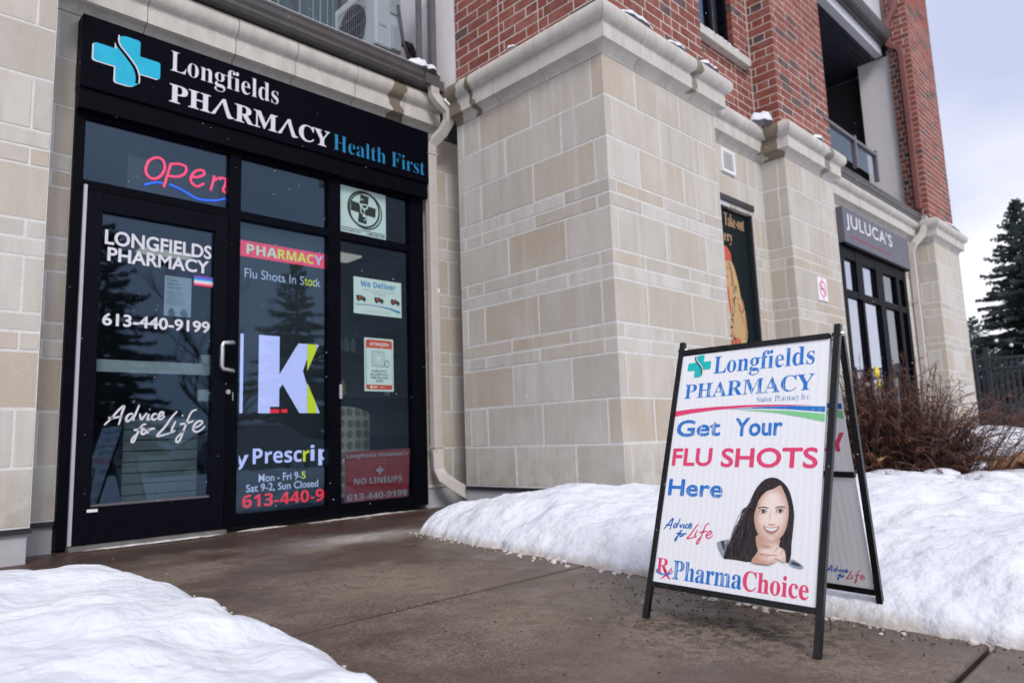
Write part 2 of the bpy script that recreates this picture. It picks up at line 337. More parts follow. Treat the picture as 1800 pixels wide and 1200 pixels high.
def brick_courses(parent, faces, z0, z1, holes=(), limit=300, name='brick'):
    """faces: list of (axis, const, lo, hi, cornerlo, cornerhi, panel joints). Alternate courses interlock at corners."""
    out = []
    n = int((z1-z0)/BH)
    for k in range(n):
        za = z0+k*BH
        for fi_, (axis, const, lo, hi, clo, chi, pj) in enumerate(faces):
            odd = (k + (1 if axis == 'y' else 0)) % 2
            a = lo + (TH if (clo and odd) else 0); b = hi - (TH if (chi and odd) else 0)
            segs = sorted([a] + [p for p in list(pj)+[w_ for h in holes if h[0] == axis for w_ in h[1:3]] if a < p < b] + [b])
            for s0, s1 in zip(segs[:-1], segs[1:]):
                x = s0; first = True
                while x < s1-.02:
                    l_ = BL*(.5 if (first and k % 2) else 1); e_ = min(x+l_, s1)
                    if s1-e_ < .03: e_ = s1
                    first = False; mid = (x+e_)/2; zc = za+BH/2
                    skip = any(h[0] == axis and h[1] < mid < h[2] and h[3] < zc < h[4] for h in holes)
                    if not skip and e_-x > .02: out.append((axis, const, x, e_, za, BJ/2 if (clo and not odd and x == lo) else 0))
                    x = e_
    for i, (axis, const, x, e_, za, fx) in enumerate(out):
        if i >= limit: break
        d = .083; l_ = round(e_-x-BJ+fx, 3); dz = BH-BJ; off = R.uniform(-.0012, .002); x -= fx
        if axis == 'x': piece(name, chamfer_mesh(name, d, l_, dz, .0025, M['brick']), const+d/2+off, (x+e_)/2, za+BH/2, parent)
        else: piece(name, chamfer_mesh(name, l_, d, dz, .0025, M['brick']), (x+e_)/2, const+d/2+off, za+BH/2, parent)
    if len(out) > limit:
        mb = MB()
        for (axis, const, x, e_, za, fx) in out[limit:]:
            x -= fx
            o_ = R.uniform(-.0012, .002)
            if axis == 'x': mb.box(const+o_, const+.07, x+BJ/2, e_-BJ/2, za+BJ/2, za+BH-BJ/2)
            else: mb.box(x+BJ/2, e_-BJ/2, const+o_, const+.07, za+BJ/2, za+BH-BJ/2)
        tag(mb.build('upper_bricks', M['brick_joined'], parent), kind='stuff')
# joined bricks far up: colour per brick from a world-space cell
q = NM('red_brick_joined', rough=.88); g = q.n('NewGeometry'); rn = g.outputs['Random Per Island']
bc = q.ramp(rn, [(0, (.22,.055,.038)), (.3, (.31,.085,.06)), (.55, (.20,.05,.036)), (.78, (.34,.11,.08)), (.88, (.26,.07,.05)), (.905, (.09,.06,.058)), (1, (.13,.085,.08))])
f = q.noise(28, 5, .7); q.col(q.mix(q.g(f, .48, .72, 0, .5), bc, (.13,.045,.03))); M['brick_joined'] = q.m
# cornice profile: (projection from wall, z)
PROF = [(0,3.425)]
for i in range(1, 7): t = i/6*math.pi/2; PROF.append((.062*(1-math.cos(t)), 3.425+.068*math.sin(t)))
PROF += [(.064,3.497),(.08,3.498),(.08,3.628),(.086,3.634)]
for i in range(0, 11): t = math.radians(-70+i*15.5); PROF.append((.072+.068*math.cos(t), 3.712+.082*math.sin(t)))
PROF += [(.045,3.80),(-.05,3.825)]
def cornice_run(parent, axis, const, cuts, m0=0, m1=0, gap=.003, name='cornice_stone', depth=-.25, dz=0):
    """axis 'x': wall plane x=const facing -x, run along y; m0/m1 mitre: +1 outer corner, -1 inner corner, 0 square end."""
    for i, (a, b) in enumerate(zip(cuts[:-1], cuts[1:])):
        mb = MB(); pr = PROF + [(depth, 3.825), (depth, 3.425)]; n = len(pr)
        j = R.uniform(-.002, .002)
        for end, s_ in ((a, -1), (b, 1)):
            mm = (m0 if (s_ < 0 and i == 0) else m1 if (s_ > 0 and i == len(cuts)-2) else None)
            for (p, z) in pr:
                e_ = end + s_*(mm*p if mm else -gap)
                mb.v.append((const-p+j, e_, z+dz) if axis == 'x' else (e_, const-p+j, z+dz))
        for k in range(n):
            k2 = (k+1) % n; mb.f.append((k, k2, n+k2, n+k)); mb.m.append(0)
        mb.f.append(tuple(range(n))); mb.f.append(tuple(range(2*n-1, n-1, -1))); mb.m += [0, 0]
        o = mb.build(name, M['cast'], parent, smooth=True, sharp=32)
        bm = bmesh.new(); bm.from_mesh(o.data); bmesh.ops.recalc_face_normals(bm, faces=bm.faces); bm.to_mesh(o.data); bm.free()
# ------------------------------------------------------------------ lettering
def mth(t, up, lo, dg=None):
    o = ''
    for c in t:
        if 'A' <= c <= 'Z': o += chr(up+ord(c)-65)
        elif 'a' <= c <= 'z': o += chr(lo+ord(c)-97)
        elif dg and '0' <= c <= '9': o += chr(dg+ord(c)-48)
        else: o += c
    return o
serif = lambda t: mth(t, 0x1D400, 0x1D41A, 0x1D7CE)
sansb = lambda t: mth(t, 0x1D5D4, 0x1D5EE, 0x1D7EC)
def text_raw(body, offset=0, spacing=1, res=4, align='LEFT'):
    c = bpy.data.curves.new('t', 'FONT'); c.body = body; c.offset = offset; c.space_character = spacing; c.resolution_u = res; c.align_x = align; c.space_line = .95
    o = link(bpy.data.objects.new('t', c)); bpy.context.view_layer.update()
    me = bpy.data.meshes.new_from_object(o.evaluated_get(bpy.context.evaluated_depsgraph_get()))
    vs = np.array([v.co[:2] for v in me.vertices]); fs = [tuple(p.vertices) for p in me.polygons]
    bpy.data.objects.remove(o); bpy.data.curves.remove(c); bpy.data.meshes.remove(me); return vs, fs
class Plane:
    """flat print surface: origin O, unit axes U (right) and Vv (up), outward normal n"""
    def __init__(s, O, U, Vv):
        s.O = Vector(O); s.U = Vector(U).normalized(); s.V = Vector(Vv); s.V -= s.U*(s.V @ s.U); s.V.normalize(); s.n = s.U.cross(s.V)
    def p(s, u, v, h=0): return s.O + s.U*u + s.V*v + s.n*h
def put_text(mb, pl, body, u0, u1, v0, v1, h=.001, mi=0, offset=0, spacing=1, thick=0, clip=None, shear=0, skew=0, align='LEFT'):
    vs, fs = text_raw(body, offset, spacing, align=align)
    a, b = vs.min(0), vs.max(0); vs = (vs-a)/(b-a)
    if clip:
        bm = bmesh.new(); bv = [bm.verts.new((u0+x*(u1-u0), v0+y*(v1-v0), 0)) for x, y in vs]
        for f_ in fs:
            try: bm.faces.new([bv[i] for i in f_])
            except ValueError: pass
        for co, no in (((clip[0],0,0),(-1,0,0)), ((clip[1],0,0),(1,0,0))):
            bmesh.ops.bisect_plane(bm, geom=bm.verts[:]+bm.edges[:]+bm.faces[:], plane_co=co, plane_no=no, clear_outer=True)
        bm.verts.index_update(); P = [(v.co.x, v.co.y) for v in bm.verts]; fs = [tuple(v.index for v in f_.verts) for f_ in bm.faces]; bm.free()
    else: P = [(u0+x*(u1-u0), v0+y*(v1-v0)+skew*x) for x, y in vs]
    mb.add([pl.p(u+shear*(v-v0), v, h) for u, v in P], fs, mi)
    if thick:   # raised letter: add side walls on boundary edges
        cnt = {}
        for f_ in fs:
            for i in range(len(f_)):
                e_ = (f_[i], f_[(i+1) % len(f_)]); k = tuple(sorted(e_)); cnt.setdefault(k, []).append(e_)
        vv = []; ff = []
        for k, es in cnt.items():
            if len(es) == 1:
                i, j = es[0]; b0 = len(vv); vv += [pl.p(*P[i], h), pl.p(*P[j], h), pl.p(*P[j], h-thick), pl.p(*P[i], h-thick)]; ff.append((b0+1, b0, b0+3, b0+2))
        mb.add(vv, ff, mi)
def put_bold(mb, pl, body, u0, u1, v0, v1, h=.001, mi=0, offset=.012, d=.0016):
    for i, (a, b) in enumerate(((-d, 0), (d, 0), (0, d*.8), (0, -d*.8))): put_text(mb, pl, body, u0+a+d, u1+a-d, v0+b+d, v1+b-d, h+i*.00012, mi, offset=offset)
def poly(mb, pl, pts, h=.001, mi=0):
    a = sum(pts[i][0]*pts[(i+1) % len(pts)][1]-pts[(i+1) % len(pts)][0]*pts[i][1] for i in range(len(pts)))
    if a < 0: pts = pts[::-1]
    mb.add([pl.p(u, v, h) for u, v in pts], [tuple(range(len(pts)))], mi)
def smooth_pts(pts, n=5, closed=False):
    P = [np.array(p) for p in pts]; out = []; N_ = len(P)
    for i in range(N_ if closed else N_-1):
        p0 = P[(i-1) % N_] if closed or i > 0 else P[i]; p1 = P[i]; p2 = P[(i+1) % N_]; p3 = P[(i+2) % N_] if closed or i+2 < N_ else P[(i+1) % N_]
        for k in range(n):
            t = k/n; out.append(tuple(.5*((2*p1)+(-p0+p2)*t+(2*p0-5*p1+4*p2-p3)*t*t+(-p0+3*p1-3*p2+p3)*t**3)))
    if not closed: out.append(tuple(P[-1]))
    return out
def stroke(mb, pl, pts, w, h=.001, mi=0, taper=.45):
    q_ = [np.array(p) for p in smooth_pts(pts, 6)]; n = len(q_); vs = []
    for i, p in enumerate(q_):
        d = q_[min(i+1, n-1)]-q_[max(i-1, 0)]; d = d/(np.linalg.norm(d)+1e-9); nn = np.array([-d[1], d[0]]); t = i/(n-1); ww = w*(taper+(1-taper)*math.sin(math.pi*min(1, max(0, .12+t*.8))))/2
        vs += [pl.p(*(p+nn*ww), h), pl.p(*(p-nn*ww), h)]
    mb.add(vs, [(2*i+1, 2*i+3, 2*i+2, 2*i) for i in range(n-1)], mi)
def rect(mb, pl, u0, u1, v0, v1, h=.001, mi=0): mb.add([pl.p(u0, v0, h), pl.p(u1, v0, h), pl.p(u1, v1, h), pl.p(u0, v1, h)], [(0, 1, 2, 3)], mi)
def disc(mb, pl, cu, cv, ru, rv, h, mi, r0=0, n=40):
    if r0:
        vs = []
        for i in range(n): t = 2*math.pi*i/n; vs += [pl.p(cu+ru*math.cos(t), cv+rv*math.sin(t), h), pl.p(cu+ru*r0*math.cos(t), cv+rv*r0*math.sin(t), h)]
        mb.add(vs, [(2*i, 2*((i+1) % n), 2*((i+1) % n)+1, 2*i+1) for i in range(n)], mi)
    else: mb.add([pl.p(cu+ru*math.cos(2*math.pi*i/n), cv+rv*math.sin(2*math.pi*i/n), h) for i in range(n)], [tuple(range(n))], mi)
def cross_pts(u0, u1, v0, v1, arm=.33):
    """plus with a domed upper arm corner and a domed lower arm corner"""
    w_, h_ = u1-u0, v1-v0; a0, a1 = (1-arm)/2, (1+arm)/2; P = []
    def arc(cx, cy, r, t0, t1, n=6):
        for i in range(n+1): t = math.radians(t0+(t1-t0)*i/n); P.append((cx+r*math.cos(t), cy+r*math.sin(t)))
    s = .045; b = .17
    arc(a0+b, 1-b, b, 180, 90); arc(a1-s, 1-s, s, 90, 0); P.append((a1, a1)); arc(1-s, a1-s, s, 90, 0); arc(1-s, a0+s, s, 0, -90); P.append((a1, a0))
    arc(a1-b, b, b, 0, -90); arc(a0+s, s, s, -90, -180); P.append((a0, a0)); arc(s, a0+s, s, -90, -180); arc(s, a1-s, s, 180, 90); P.append((a0, a1))
    return [(u0+x*w_, v0+y*h_) for x, y in P]
def cross_logo(mb, pl, u0, u1, v0, v1, h, fill, white, dark, arm=.36, lw=.05):
    w_, h_ = u1-u0, v1-v0; P = cross_pts(u0, u1, v0, v1, arm)
    poly(mb, pl, [(u-.022*w_, v-.022*h_) for u, v in P], h, white); poly(mb, pl, P, h+.0008, fill)
    Sx = [(a_, b_) for a_, b_ in ((.335,.97),(.33,.86),(.36,.76),(.44,.66),(.54,.53),(.61,.42),(.65,.30),(.66,.20),(.655,.10))]
    q_ = [(u0+x*w_, v0+y*h_) for x, y in Sx]
    stroke(mb, pl, [(u-.012*w_, v) for u, v in q_], lw*w_*1.25, h+.0016, dark, .8); stroke(mb, pl, [(u+.022*w_, v+.008*h_) for u, v in q_], lw*w_*.5, h+.0022, white, .8)
# traced hand lettering, neon and portrait outlines (metres on their own surface)
ADV= [[[1.3479, 0.6978], [1.39, 0.7434], [1.4272, 0.7921], [1.46, 0.8193], [1.447, 0.77], [1.4375, 0.721], [1.4306, 0.6967]], [[1.368, 0.7435], [1.4011, 0.7433], [1.4454, 0.7528]], [[1.5164, 0.7699], [1.4924, 0.7662], [1.4762, 0.7428], [1.4804, 0.7206], [1.5027, 0.7328], [1.5189, 0.7637]], [[1.5515, 0.8261], [1.5313, 0.7699], [1.5196, 0.7426], [1.5202, 0.7228]], [[1.5568, 0.7698], [1.5598, 0.7473], [1.5673, 0.7323], [1.5831, 0.751], [1.5999, 0.776]], [[1.6143, 0.7672], [1.6056, 0.7446], [1.6073, 0.7283], [1.6212, 0.737]], [[1.6157, 0.7975], [1.6193, 0.7975]], [[1.6631, 0.7671], [1.644, 0.7671], [1.6304, 0.7445], [1.6428, 0.7292], [1.6664, 0.7392]], [[1.6757, 0.748], [1.6995, 0.7594], [1.7039, 0.7772], [1.6869, 0.7772], [1.6732, 0.7518], [1.681, 0.7315], [1.6978, 0.7364], [1.7143, 0.7542]], [[1.5988, 0.6995], [1.5789, 0.6973], [1.56, 0.6701], [1.5427, 0.6333], [1.5258, 0.5905], [1.5134, 0.5848], [1.5149, 0.6068], [1.5347, 0.6335]], [[1.5222, 0.6634], [1.5567, 0.6652], [1.5878, 0.6747]], [[1.5916, 0.6671], [1.5766, 0.6599], [1.5702, 0.6426], [1.5821, 0.6349], [1.5981, 0.647], [1.5939, 0.6671]], [[1.6173, 0.6717], [1.6108, 0.6543], [1.6078, 0.6368]], [[1.6108, 0.6518], [1.6304, 0.669], [1.6541, 0.6686]]]
LIF= [[[1.7935, 0.7849], [1.7574, 0.7437], [1.714, 0.6777], [1.6674, 0.623], [1.6998, 0.6247], [1.7566, 0.6413]], [[1.7853, 0.7178], [1.7678, 0.6795], [1.7602, 0.6438], [1.7845, 0.6561]], [[1.8255, 0.7563], [1.8331, 0.7563]], [[1.924, 0.7982], [1.8909, 0.7823], [1.8666, 0.7327], [1.8383, 0.6526], [1.8149, 0.5887], [1.7953, 0.5764], [1.7922, 0.5995], [1.8163, 0.6298], [1.8471, 0.6524]], [[1.812, 0.6969], [1.8584, 0.7041], [1.9052, 0.7193]], [[1.9014, 0.6671], [1.9422, 0.6848], [1.965, 0.7082], [1.944, 0.719], [1.9135, 0.6957], [1.9015, 0.6618], [1.9225, 0.6431], [1.9558, 0.6556], [1.9839, 0.6842]]]
NEON= [[[1.6202, 2.5753], [1.5774, 2.5404], [1.5572, 2.4728], [1.5747, 2.4288], [1.6124, 2.4171], [1.6555, 2.4484], [1.6819, 2.504], [1.6753, 2.5587], [1.6454, 2.5791], [1.6202, 2.5753]], [[1.7229, 2.5568], [1.7057, 2.4817], [1.6805, 2.3746]], [[1.723, 2.554], [1.7814, 2.5689], [1.8281, 2.5578], [1.8226, 2.5105], [1.7774, 2.4737], [1.7126, 2.4623]], [[1.8632, 2.4916], [1.9171, 2.5046], [1.9603, 2.537], [1.9432, 2.562], [1.8958, 2.543], [1.8659, 2.4923], [1.871, 2.4503], [1.912, 2.431], [1.9591, 2.4638]], [[2.0341, 2.5403], [2.0214, 2.4784], [2.0085, 2.4241]], [[2.0279, 2.502], [2.0767, 2.5358], [2.1198, 2.5313], [2.1135, 2.4851], [2.0999, 2.4449], [2.126, 2.4286]]]
NEONB= [[[1.5558, 2.3622], [1.5947, 2.3824], [1.6318, 2.3967], [1.6722, 2.4006]], [[1.7207, 2.4036], [1.7862, 2.3877], [1.853, 2.363], [1.9209, 2.3393], [1.9894, 2.3441], [2.059, 2.3592], [2.1296, 2.3893]]]
POR= {'hair': [[0.4825, 0.5261], [0.4551, 0.5328], [0.4259, 0.5236], [0.401, 0.4968], [0.3835, 0.4589], [0.365, 0.4012], [0.339, 0.3541], [0.3185, 0.313], [0.3029, 0.2834], [0.2972, 0.2523], [0.3198, 0.2512], [0.3513, 0.2508], [0.4004, 0.2506], [0.4398, 0.2725], [0.4961, 0.2898], [0.5148, 0.2714], [0.5314, 0.2607], [0.5387, 0.2846], [0.5383, 0.3207], [0.54, 0.3521], [0.5412, 0.389], [0.5402, 0.4207], [0.5282, 0.4682], [0.5108, 0.5026]], 'neck': [[0.4178, 0.3398], [0.4171, 0.3073], [0.4235, 0.2865], [0.4036, 0.2494], [0.4714, 0.2492], [0.5083, 0.2809], [0.4969, 0.3109], [0.4947, 0.3343]], 'face': [[0.4861, 0.5068], [0.4648, 0.4946], [0.4389, 0.4848], [0.4171, 0.4611], [0.4061, 0.4324], [0.4006, 0.3986], [0.4077, 0.3661], [0.4205, 0.3428], [0.4399, 0.3286], [0.464, 0.3231], [0.4868, 0.3266], [0.5053, 0.3434], [0.5172, 0.3683], [0.5226, 0.4033], [0.5214, 0.4353], [0.5112, 0.4671], [0.4972, 0.4936]], 'faceshade': [[0.4048, 0.3768], [0.4101, 0.3608], [0.4239, 0.3393], [0.4412, 0.3276], [0.464, 0.3231], [0.4868, 0.3266], [0.5053, 0.3434], [0.5172, 0.3683], [0.5067, 0.3594], [0.4914, 0.3393], [0.469, 0.3316], [0.445, 0.3371], [0.4253, 0.3541]], 'hand1': [[0.4065, 0.2497], [0.4193, 0.27], [0.4328, 0.2834], [0.4432, 0.2968], [0.4652, 0.3115], [0.4827, 0.3103], [0.4972, 0.3078], [0.5148, 0.3014], [0.5217, 0.2877], [0.5254, 0.265], [0.5213, 0.2609], [0.498, 0.2693], [0.4865, 0.2704], [0.4714, 0.2492], [0.4423, 0.2491]], 'f1': [[0.4329, 0.2823], [0.4465, 0.2935], [0.4657, 0.3063], [0.4786, 0.3046], [0.4614, 0.291], [0.4394, 0.2767]], 'f2': [[0.4571, 0.2757], [0.4745, 0.2873], [0.4907, 0.2861], [0.497, 0.2806], [0.4744, 0.2768], [0.4604, 0.2719]], 'sh1': [[0.2679, 0.302], [0.2866, 0.3096], [0.3105, 0.3155], [0.3079, 0.2951], [0.3011, 0.2721], [0.295, 0.2547], [0.282, 0.2699], [0.2714, 0.2854]], 'sh1b': [[0.2818, 0.3063], [0.293, 0.3103], [0.2984, 0.2941], [0.2985, 0.2774], [0.2895, 0.2875]], 'sh2': [[0.5395, 0.2745], [0.5592, 0.2694], [0.579, 0.2583], [0.5808, 0.2505], [0.561, 0.2478], [0.5339, 0.2574]], 'sh2b': [[0.5457, 0.2676], [0.5651, 0.2635], [0.5738, 0.2561], [0.5549, 0.2561], [0.5408, 0.2604]], 'browL': [[0.4143, 0.4296], [0.432, 0.4342], [0.4503, 0.4312], [0.4494, 0.4283], [0.4323, 0.4309], [0.4147, 0.4263]], 'browR': [[0.4755, 0.433], [0.4907, 0.4385], [0.5082, 0.4365], [0.5079, 0.4333], [0.491, 0.4352], [0.4769, 0.4304]], 'eyeL': [[0.4188, 0.4155], [0.4272, 0.4228], [0.4391, 0.4237], [0.4476, 0.4167], [0.4373, 0.412], [0.4253, 0.4116]], 'eyeR': [[0.4791, 0.4191], [0.4859, 0.4273], [0.4974, 0.4281], [0.5065, 0.4234], [0.4984, 0.4174], [0.487, 0.416]], 'irisL': [[0.4277, 0.4173], [0.4314, 0.4226], [0.4375, 0.4214], [0.4398, 0.4172], [0.4372, 0.4126], [0.4306, 0.4126]], 'irisR': [[0.4882, 0.422], [0.4917, 0.4272], [0.4976, 0.426], [0.4997, 0.4218], [0.4967, 0.4173], [0.4909, 0.4174]], 'nose': [[0.4513, 0.3799], [0.4586, 0.3773], [0.4675, 0.376], [0.476, 0.3789], [0.4802, 0.3836], [0.4763, 0.3757], [0.4661, 0.3726], [0.456, 0.3738]], 'noseS': [[0.4561, 0.4141], [0.4545, 0.3948], [0.4512, 0.381], [0.4582, 0.3816], [0.4601, 0.398]], 'lips': [[0.437, 0.3688], [0.4537, 0.3677], [0.4666, 0.3673], [0.4798, 0.3701], [0.4928, 0.3729], [0.4894, 0.3603], [0.4787, 0.3513], [0.4644, 0.3488], [0.4505, 0.3528]], 'teeth': [[0.4421, 0.3655], [0.4569, 0.3647], [0.4686, 0.3648], [0.48, 0.3674], [0.4885, 0.3693], [0.4835, 0.3614], [0.4713, 0.3559], [0.4577, 0.3567]], 'hl1': [[0.3639, 0.3565], [0.3773, 0.4022], [0.3915, 0.4425], [0.3988, 0.4318], [0.389, 0.3809], [0.3792, 0.3304], [0.3659, 0.2852], [0.3543, 0.2784]], 'hl2': [[0.4499, 0.5246], [0.427, 0.5123], [0.4108, 0.4917], [0.4171, 0.4903], [0.4367, 0.506], [0.4627, 0.5168]], 'cheek': [[0.4156, 0.3888], [0.4273, 0.3925], [0.4356, 0.3823], [0.4296, 0.3708], [0.4186, 0.3726]]}
# ================================================================== GROUND
walk = tag(MB().add([(-3,-4,GZ(-4)-.03),(3.4,-4,GZ(-4)-.03),(3.4,5.3,GZ(5.3)-.03),(-3,5.3,GZ(5.3)-.03)], [(0,1,2,3)]).build('sidewalk_bed', M['soil']), kind='structure')
pave = tag(link(bpy.data.objects.new('sidewalk', None)), kind='structure')
def slab(x0, x1, y0, y1):
    mb = MB(); r = .012; zs = lambda y: GZ(y)
    mb.add([(x0,y0,zs(y0)-.08),(x1,y0,zs(y0)-.08),(x1,y1,zs(y1)-.08),(x0,y1,zs(y1)-.08),(x0,y0,zs(y0)-.007),(x1,y0,zs(y0)-.007),(x1,y1,zs(y1)-.007),(x0,y1,zs(y1)-.007),
            (x0+r,y0+r,zs(y0+r)),(x1-r,y0+r,zs(y0+r)),(x1-r,y1-r,zs(y1-r)),(x0+r,y1-r,zs(y1-r))],
           [(0,1,5,4),(1,2,6,5),(2,3,7,6),(3,0,4,7),(4,5,9,8),(5,6,10,9),(6,7,11,10),(7,4,8,11),(8,9,10,11)])
    mb.build('concrete_slab', M['walk'], pave)
for y0, y1 in ((-3.2,-1.24),(-1.23,.598),(.612,2.363),(2.377,4.333),(4.347,5.2)):
    for x0, x1 in (((-1.2,.62),(.63,3.05),(3.06,5.0)) if y1 < 4.4 else ((-.6,3.6),(3.61,4.4))): slab(x0, x1, y0, y1)
# far snow field beyond the banks
tag(MB().add([(-120,-120,-.32),(160,-120,-.32),(160,160,-.32),(-120,160,-.32)], [(0,1,2,3)]).build('snowy_ground', M['snow']), kind='structure')
tag(MB().add([(-60,-14.5,-.30),(120,-14.5,-.30),(120,-5.5,-.30),(-60,-5.5,-.30)], [(0,1,2,3)]).build('road', M['asphalt']), kind='structure')
def vnoise(X, Y, s, seed):
    r = np.random.RandomState(seed); G = r.rand(128, 128); x = X*s+31.7; y = Y*s+17.3
    xi = np.floor(x).astype(int); yi = np.floor(y).astype(int); fx = x-xi; fy = y-yi; fx = fx*fx*(3-2*fx); fy = fy*fy*(3-2*fy)
    g = lambda a, b: G[a % 128, b % 128]
    return (g(xi,yi)*(1-fx)*(1-fy)+g(xi+1,yi)*fx*(1-fy)+g(xi,yi+1)*(1-fx)*fy+g(xi+1,yi+1)*fx*fy)-.5
def fbm(X, Y, s, seed, o=4):
    return sum(vnoise(X, Y, s*2**i, seed+i)/1.9**i for i in range(o))
def heightfield(name, xs, ys, fn, label=None):
    X, Y = np.meshgrid(xs, ys, indexing='ij'); Z = fn(X, Y); nx, ny = X.shape
    v = np.stack([X, Y, Z], -1).reshape(-1, 3); i = np.arange(nx*ny).reshape(nx, ny)
    f = np.stack([i[:-1,:-1], i[1:,:-1], i[1:,1:], i[:-1,1:]], -1).reshape(-1, 4)
    me = bpy.data.meshes.new(name); me.from_pydata(v.tolist(), [], f.tolist()); me.polygons.foreach_set('use_smooth', [True]*len(f)); me.materials.append(M['snow'])
    o = link(bpy.data.objects.new(name, me)); return o
gz = lambda Y: -.07-.019*(5.1-Y)
e1y = [.2,.9,1.3,1.63,1.79,1.99,2.16,2.25,2.63,2.83,3.28,3.64,3.85,4.16,4.5]; e1x = [1.30,1.18,1.12,1.10,1.13,1.17,1.15,1.12,1.16,1.19,1.2,1.16,1.07,.92,.72]
def snow_left(X, Y):
    ed = np.interp(Y, e1y, e1x) + .035*fbm(X*0, Y, 6, 5)+.02*fbm(X, Y, 17, 6, 2)
    d = np.minimum(ed-X, (4.45-Y)*.8); inn = d > 0; d = np.maximum(d, 0)
    h = .085*(1-np.exp(-d/.09)) + .085*(1-np.exp(-d/.5))
    h *= np.clip((4.7-Y)/1.3, .35, 1)
    h += (.070*fbm(X, Y, 1.9, 11, 2) + .042*fbm(X, Y, 4.3, 21, 2) + .010*fbm(X, Y, 14, 31, 3))*np.minimum(1, d/.12)
    h += .045*np.exp(-(((X-.92)/.18)**2+((Y-3.35)/.25)**2)) + .04*np.exp(-(((X-.62)/.10)**2+((Y-2.35)/.15)**2))
    return np.where(inn, gz(Y)+np.maximum(h, .004), gz(Y)-.04)
tag(heightfield('snow_bank', np.arange(-1.6, 1.5, .016), np.arange(.3, 4.7, .018), snow_left), 'low bank of shovelled snow on the left of the walk in the foreground', 'snow bank')
e2y = [-6,-2,.0,.5,.75,.91,1.09,1.43,1.7,2.02,2.47,2.94,3.51,3.96,4.15,4.36]; e2x = [2.7,2.68,2.66,2.64,2.62,2.60,2.62,2.62,2.65,2.79,2.82,2.86,2.92,2.98,3.15,3.6]
def snow_right(X, Y):
    ed = np.interp(Y, e2y, e2x) + .03*fbm(X*0, Y, 7, 45)+.015*fbm(X, Y, 19, 46, 2)
    far = np.where(X > 4.14, 3.30, 4.42-(X-3)*.30)
    d = np.minimum(X-ed, np.maximum((far-Y)*.9, 0)); inn = X > ed; d = np.maximum(d, 0)
    h = .085*(1-np.exp(-d/.07)) + .19*(1-np.exp(-d/.7))
    h += .085*np.exp(-(((X-3.50)/.42)**2+((Y-3.15)/.50)**2)) + .08*np.exp(-(((X-5.2)/1.0)**2+((Y-1.7)/.9)**2)) + .05*np.exp(-(((X-4.3)/.5)**2+((Y-2.6)/.3)**2))
    h -= .06*np.exp(-(((X-6.8)/1.2)**2+((Y-.2)/1.2)**2))
    h = h + (.085*fbm(X, Y, 1.3, 51) + .032*fbm(X, Y, 4.5, 61) + .012*fbm(X, Y, 18, 71, 3))*np.minimum(1, d/.15)
    fade = np.clip((far-Y)/.35, 0, 1) if True else 1
    h = np.where(X > 4.14, h*np.clip((3.35-Y)/.30, .10, 1), h*np.clip((far-Y)/.45, 0, 1))
    sink = np.clip((X-6.2)/6, 0, 1)*.10
    zz = gz(Y)+np.maximum(h, .004)-sink
    return np.where(inn & ((far-Y > 0) | (X > 4.14)), zz, gz(Y)-.04)
xs = np.concatenate([np.arange(2.45, 5.6, .018), np.arange(5.6, 9, .05), np.arange(9, 26, .25)])
ys = np.concatenate([np.arange(-8, -.6, .12), np.arange(-.6, 4.5, .02)])
tag(heightfield('snow_bank', xs, ys, snow_right), 'wide snow bank right of the walk, heaped between stone pier and sandwich board', 'snow bank')
# clods of snow broken off along the edges of the banks
def clods(name, n, fn, seed_):
    r = random.Random(seed_); mb = MB()
    for i in range(n):
        x, y = fn(r); s_ = min(.016, abs(r.gauss(0, .006))+.002); mb.ico((x, y, GZ(y)+s_*.3), s_, 1 if s_ < .01 else 2, r.uniform(.8,1.4), r.uniform(.8,1.4), r.uniform(.6,.9), jit=.22, rnd=r)
    tag(mb.build(name, M['snow'], smooth=False), 'small clods of snow along the edge of the bank', 'snow', kind='stuff')
def le_(r): y = r.uniform(1.2, 4.2); return float(np.interp(y, e1y, e1x))+abs(r.gauss(0, .022))-.015, y
def re_(r): y = r.uniform(.2, 4.0); return float(np.interp(y, e2y, e2x))-abs(r.gauss(0, .045))+.012, y
clods('snow_clods', 150, le_, 4); clods('snow_clods', 200, re_, 5)
# loose grit and leaf bits on the concrete
mb = MB()
for i in range(420):
    a = R.random()
    if a < .45: x, y = R.gauss(2.40, .22), R.gauss(1.45, .28)
    elif a < .8: x, y = R.gauss(2.56, .06), R.uniform(.4, 2.2)
    else: x, y = R.uniform(1.3, 2.8), R.uniform(.4, 4.3)
    mb.ico((x, y, GZ(y)+.001), R.uniform(.0015, .0045), 0 if False else 1, 1.3, 1, .6)
tag(mb.build('grit', M['soil']), 'dark grit scattered on the concrete', 'grit', kind='stuff')
# ================================================================== STONE PIERS AND WALLS
A_L, B_L = [4.70, 4.480, 3.840, 3.190], [4.157, 3.515]
A_F, B_F = [4.552, 5.197, 5.742], [4.225, 4.872, 5.497]
def base_strip(parent, x0, x1, y0, y1, zb=-.14, ztop=.118):
    box('foundation', x0+.012, x1-.012, y0+.018, y1, zb, ztop-.028, M['base'], parent); box('flashing', x0-.006, x1+.006, y0-.008, y1, ztop-.026, ztop+.004, M['flash'], parent)
p1 = thing('stone_pier', 'tall pale stone pier in the middle beside the pharmacy, with three-sided moulded cornice', 'stone pier', (4.137, 3.07, 0))
stone_courses(p1, 'x', 4.137, 3.07, 4.79, lambda k: (A_L if k % 2 else B_L), ends=[(3.07, True, .088), (3.19, False, TH)])
# blocks: left face runs to the corner on even courses, its 90 mm end shows on the front
for o in [c for c in p1.children]: pass
stone_courses(p1, 'y', 3.07, 4.229, 5.82, lambda k: (A_F if k % 2 else B_F), ends=[(4.225, False, TH), (4.137, True, .12-J/2)])
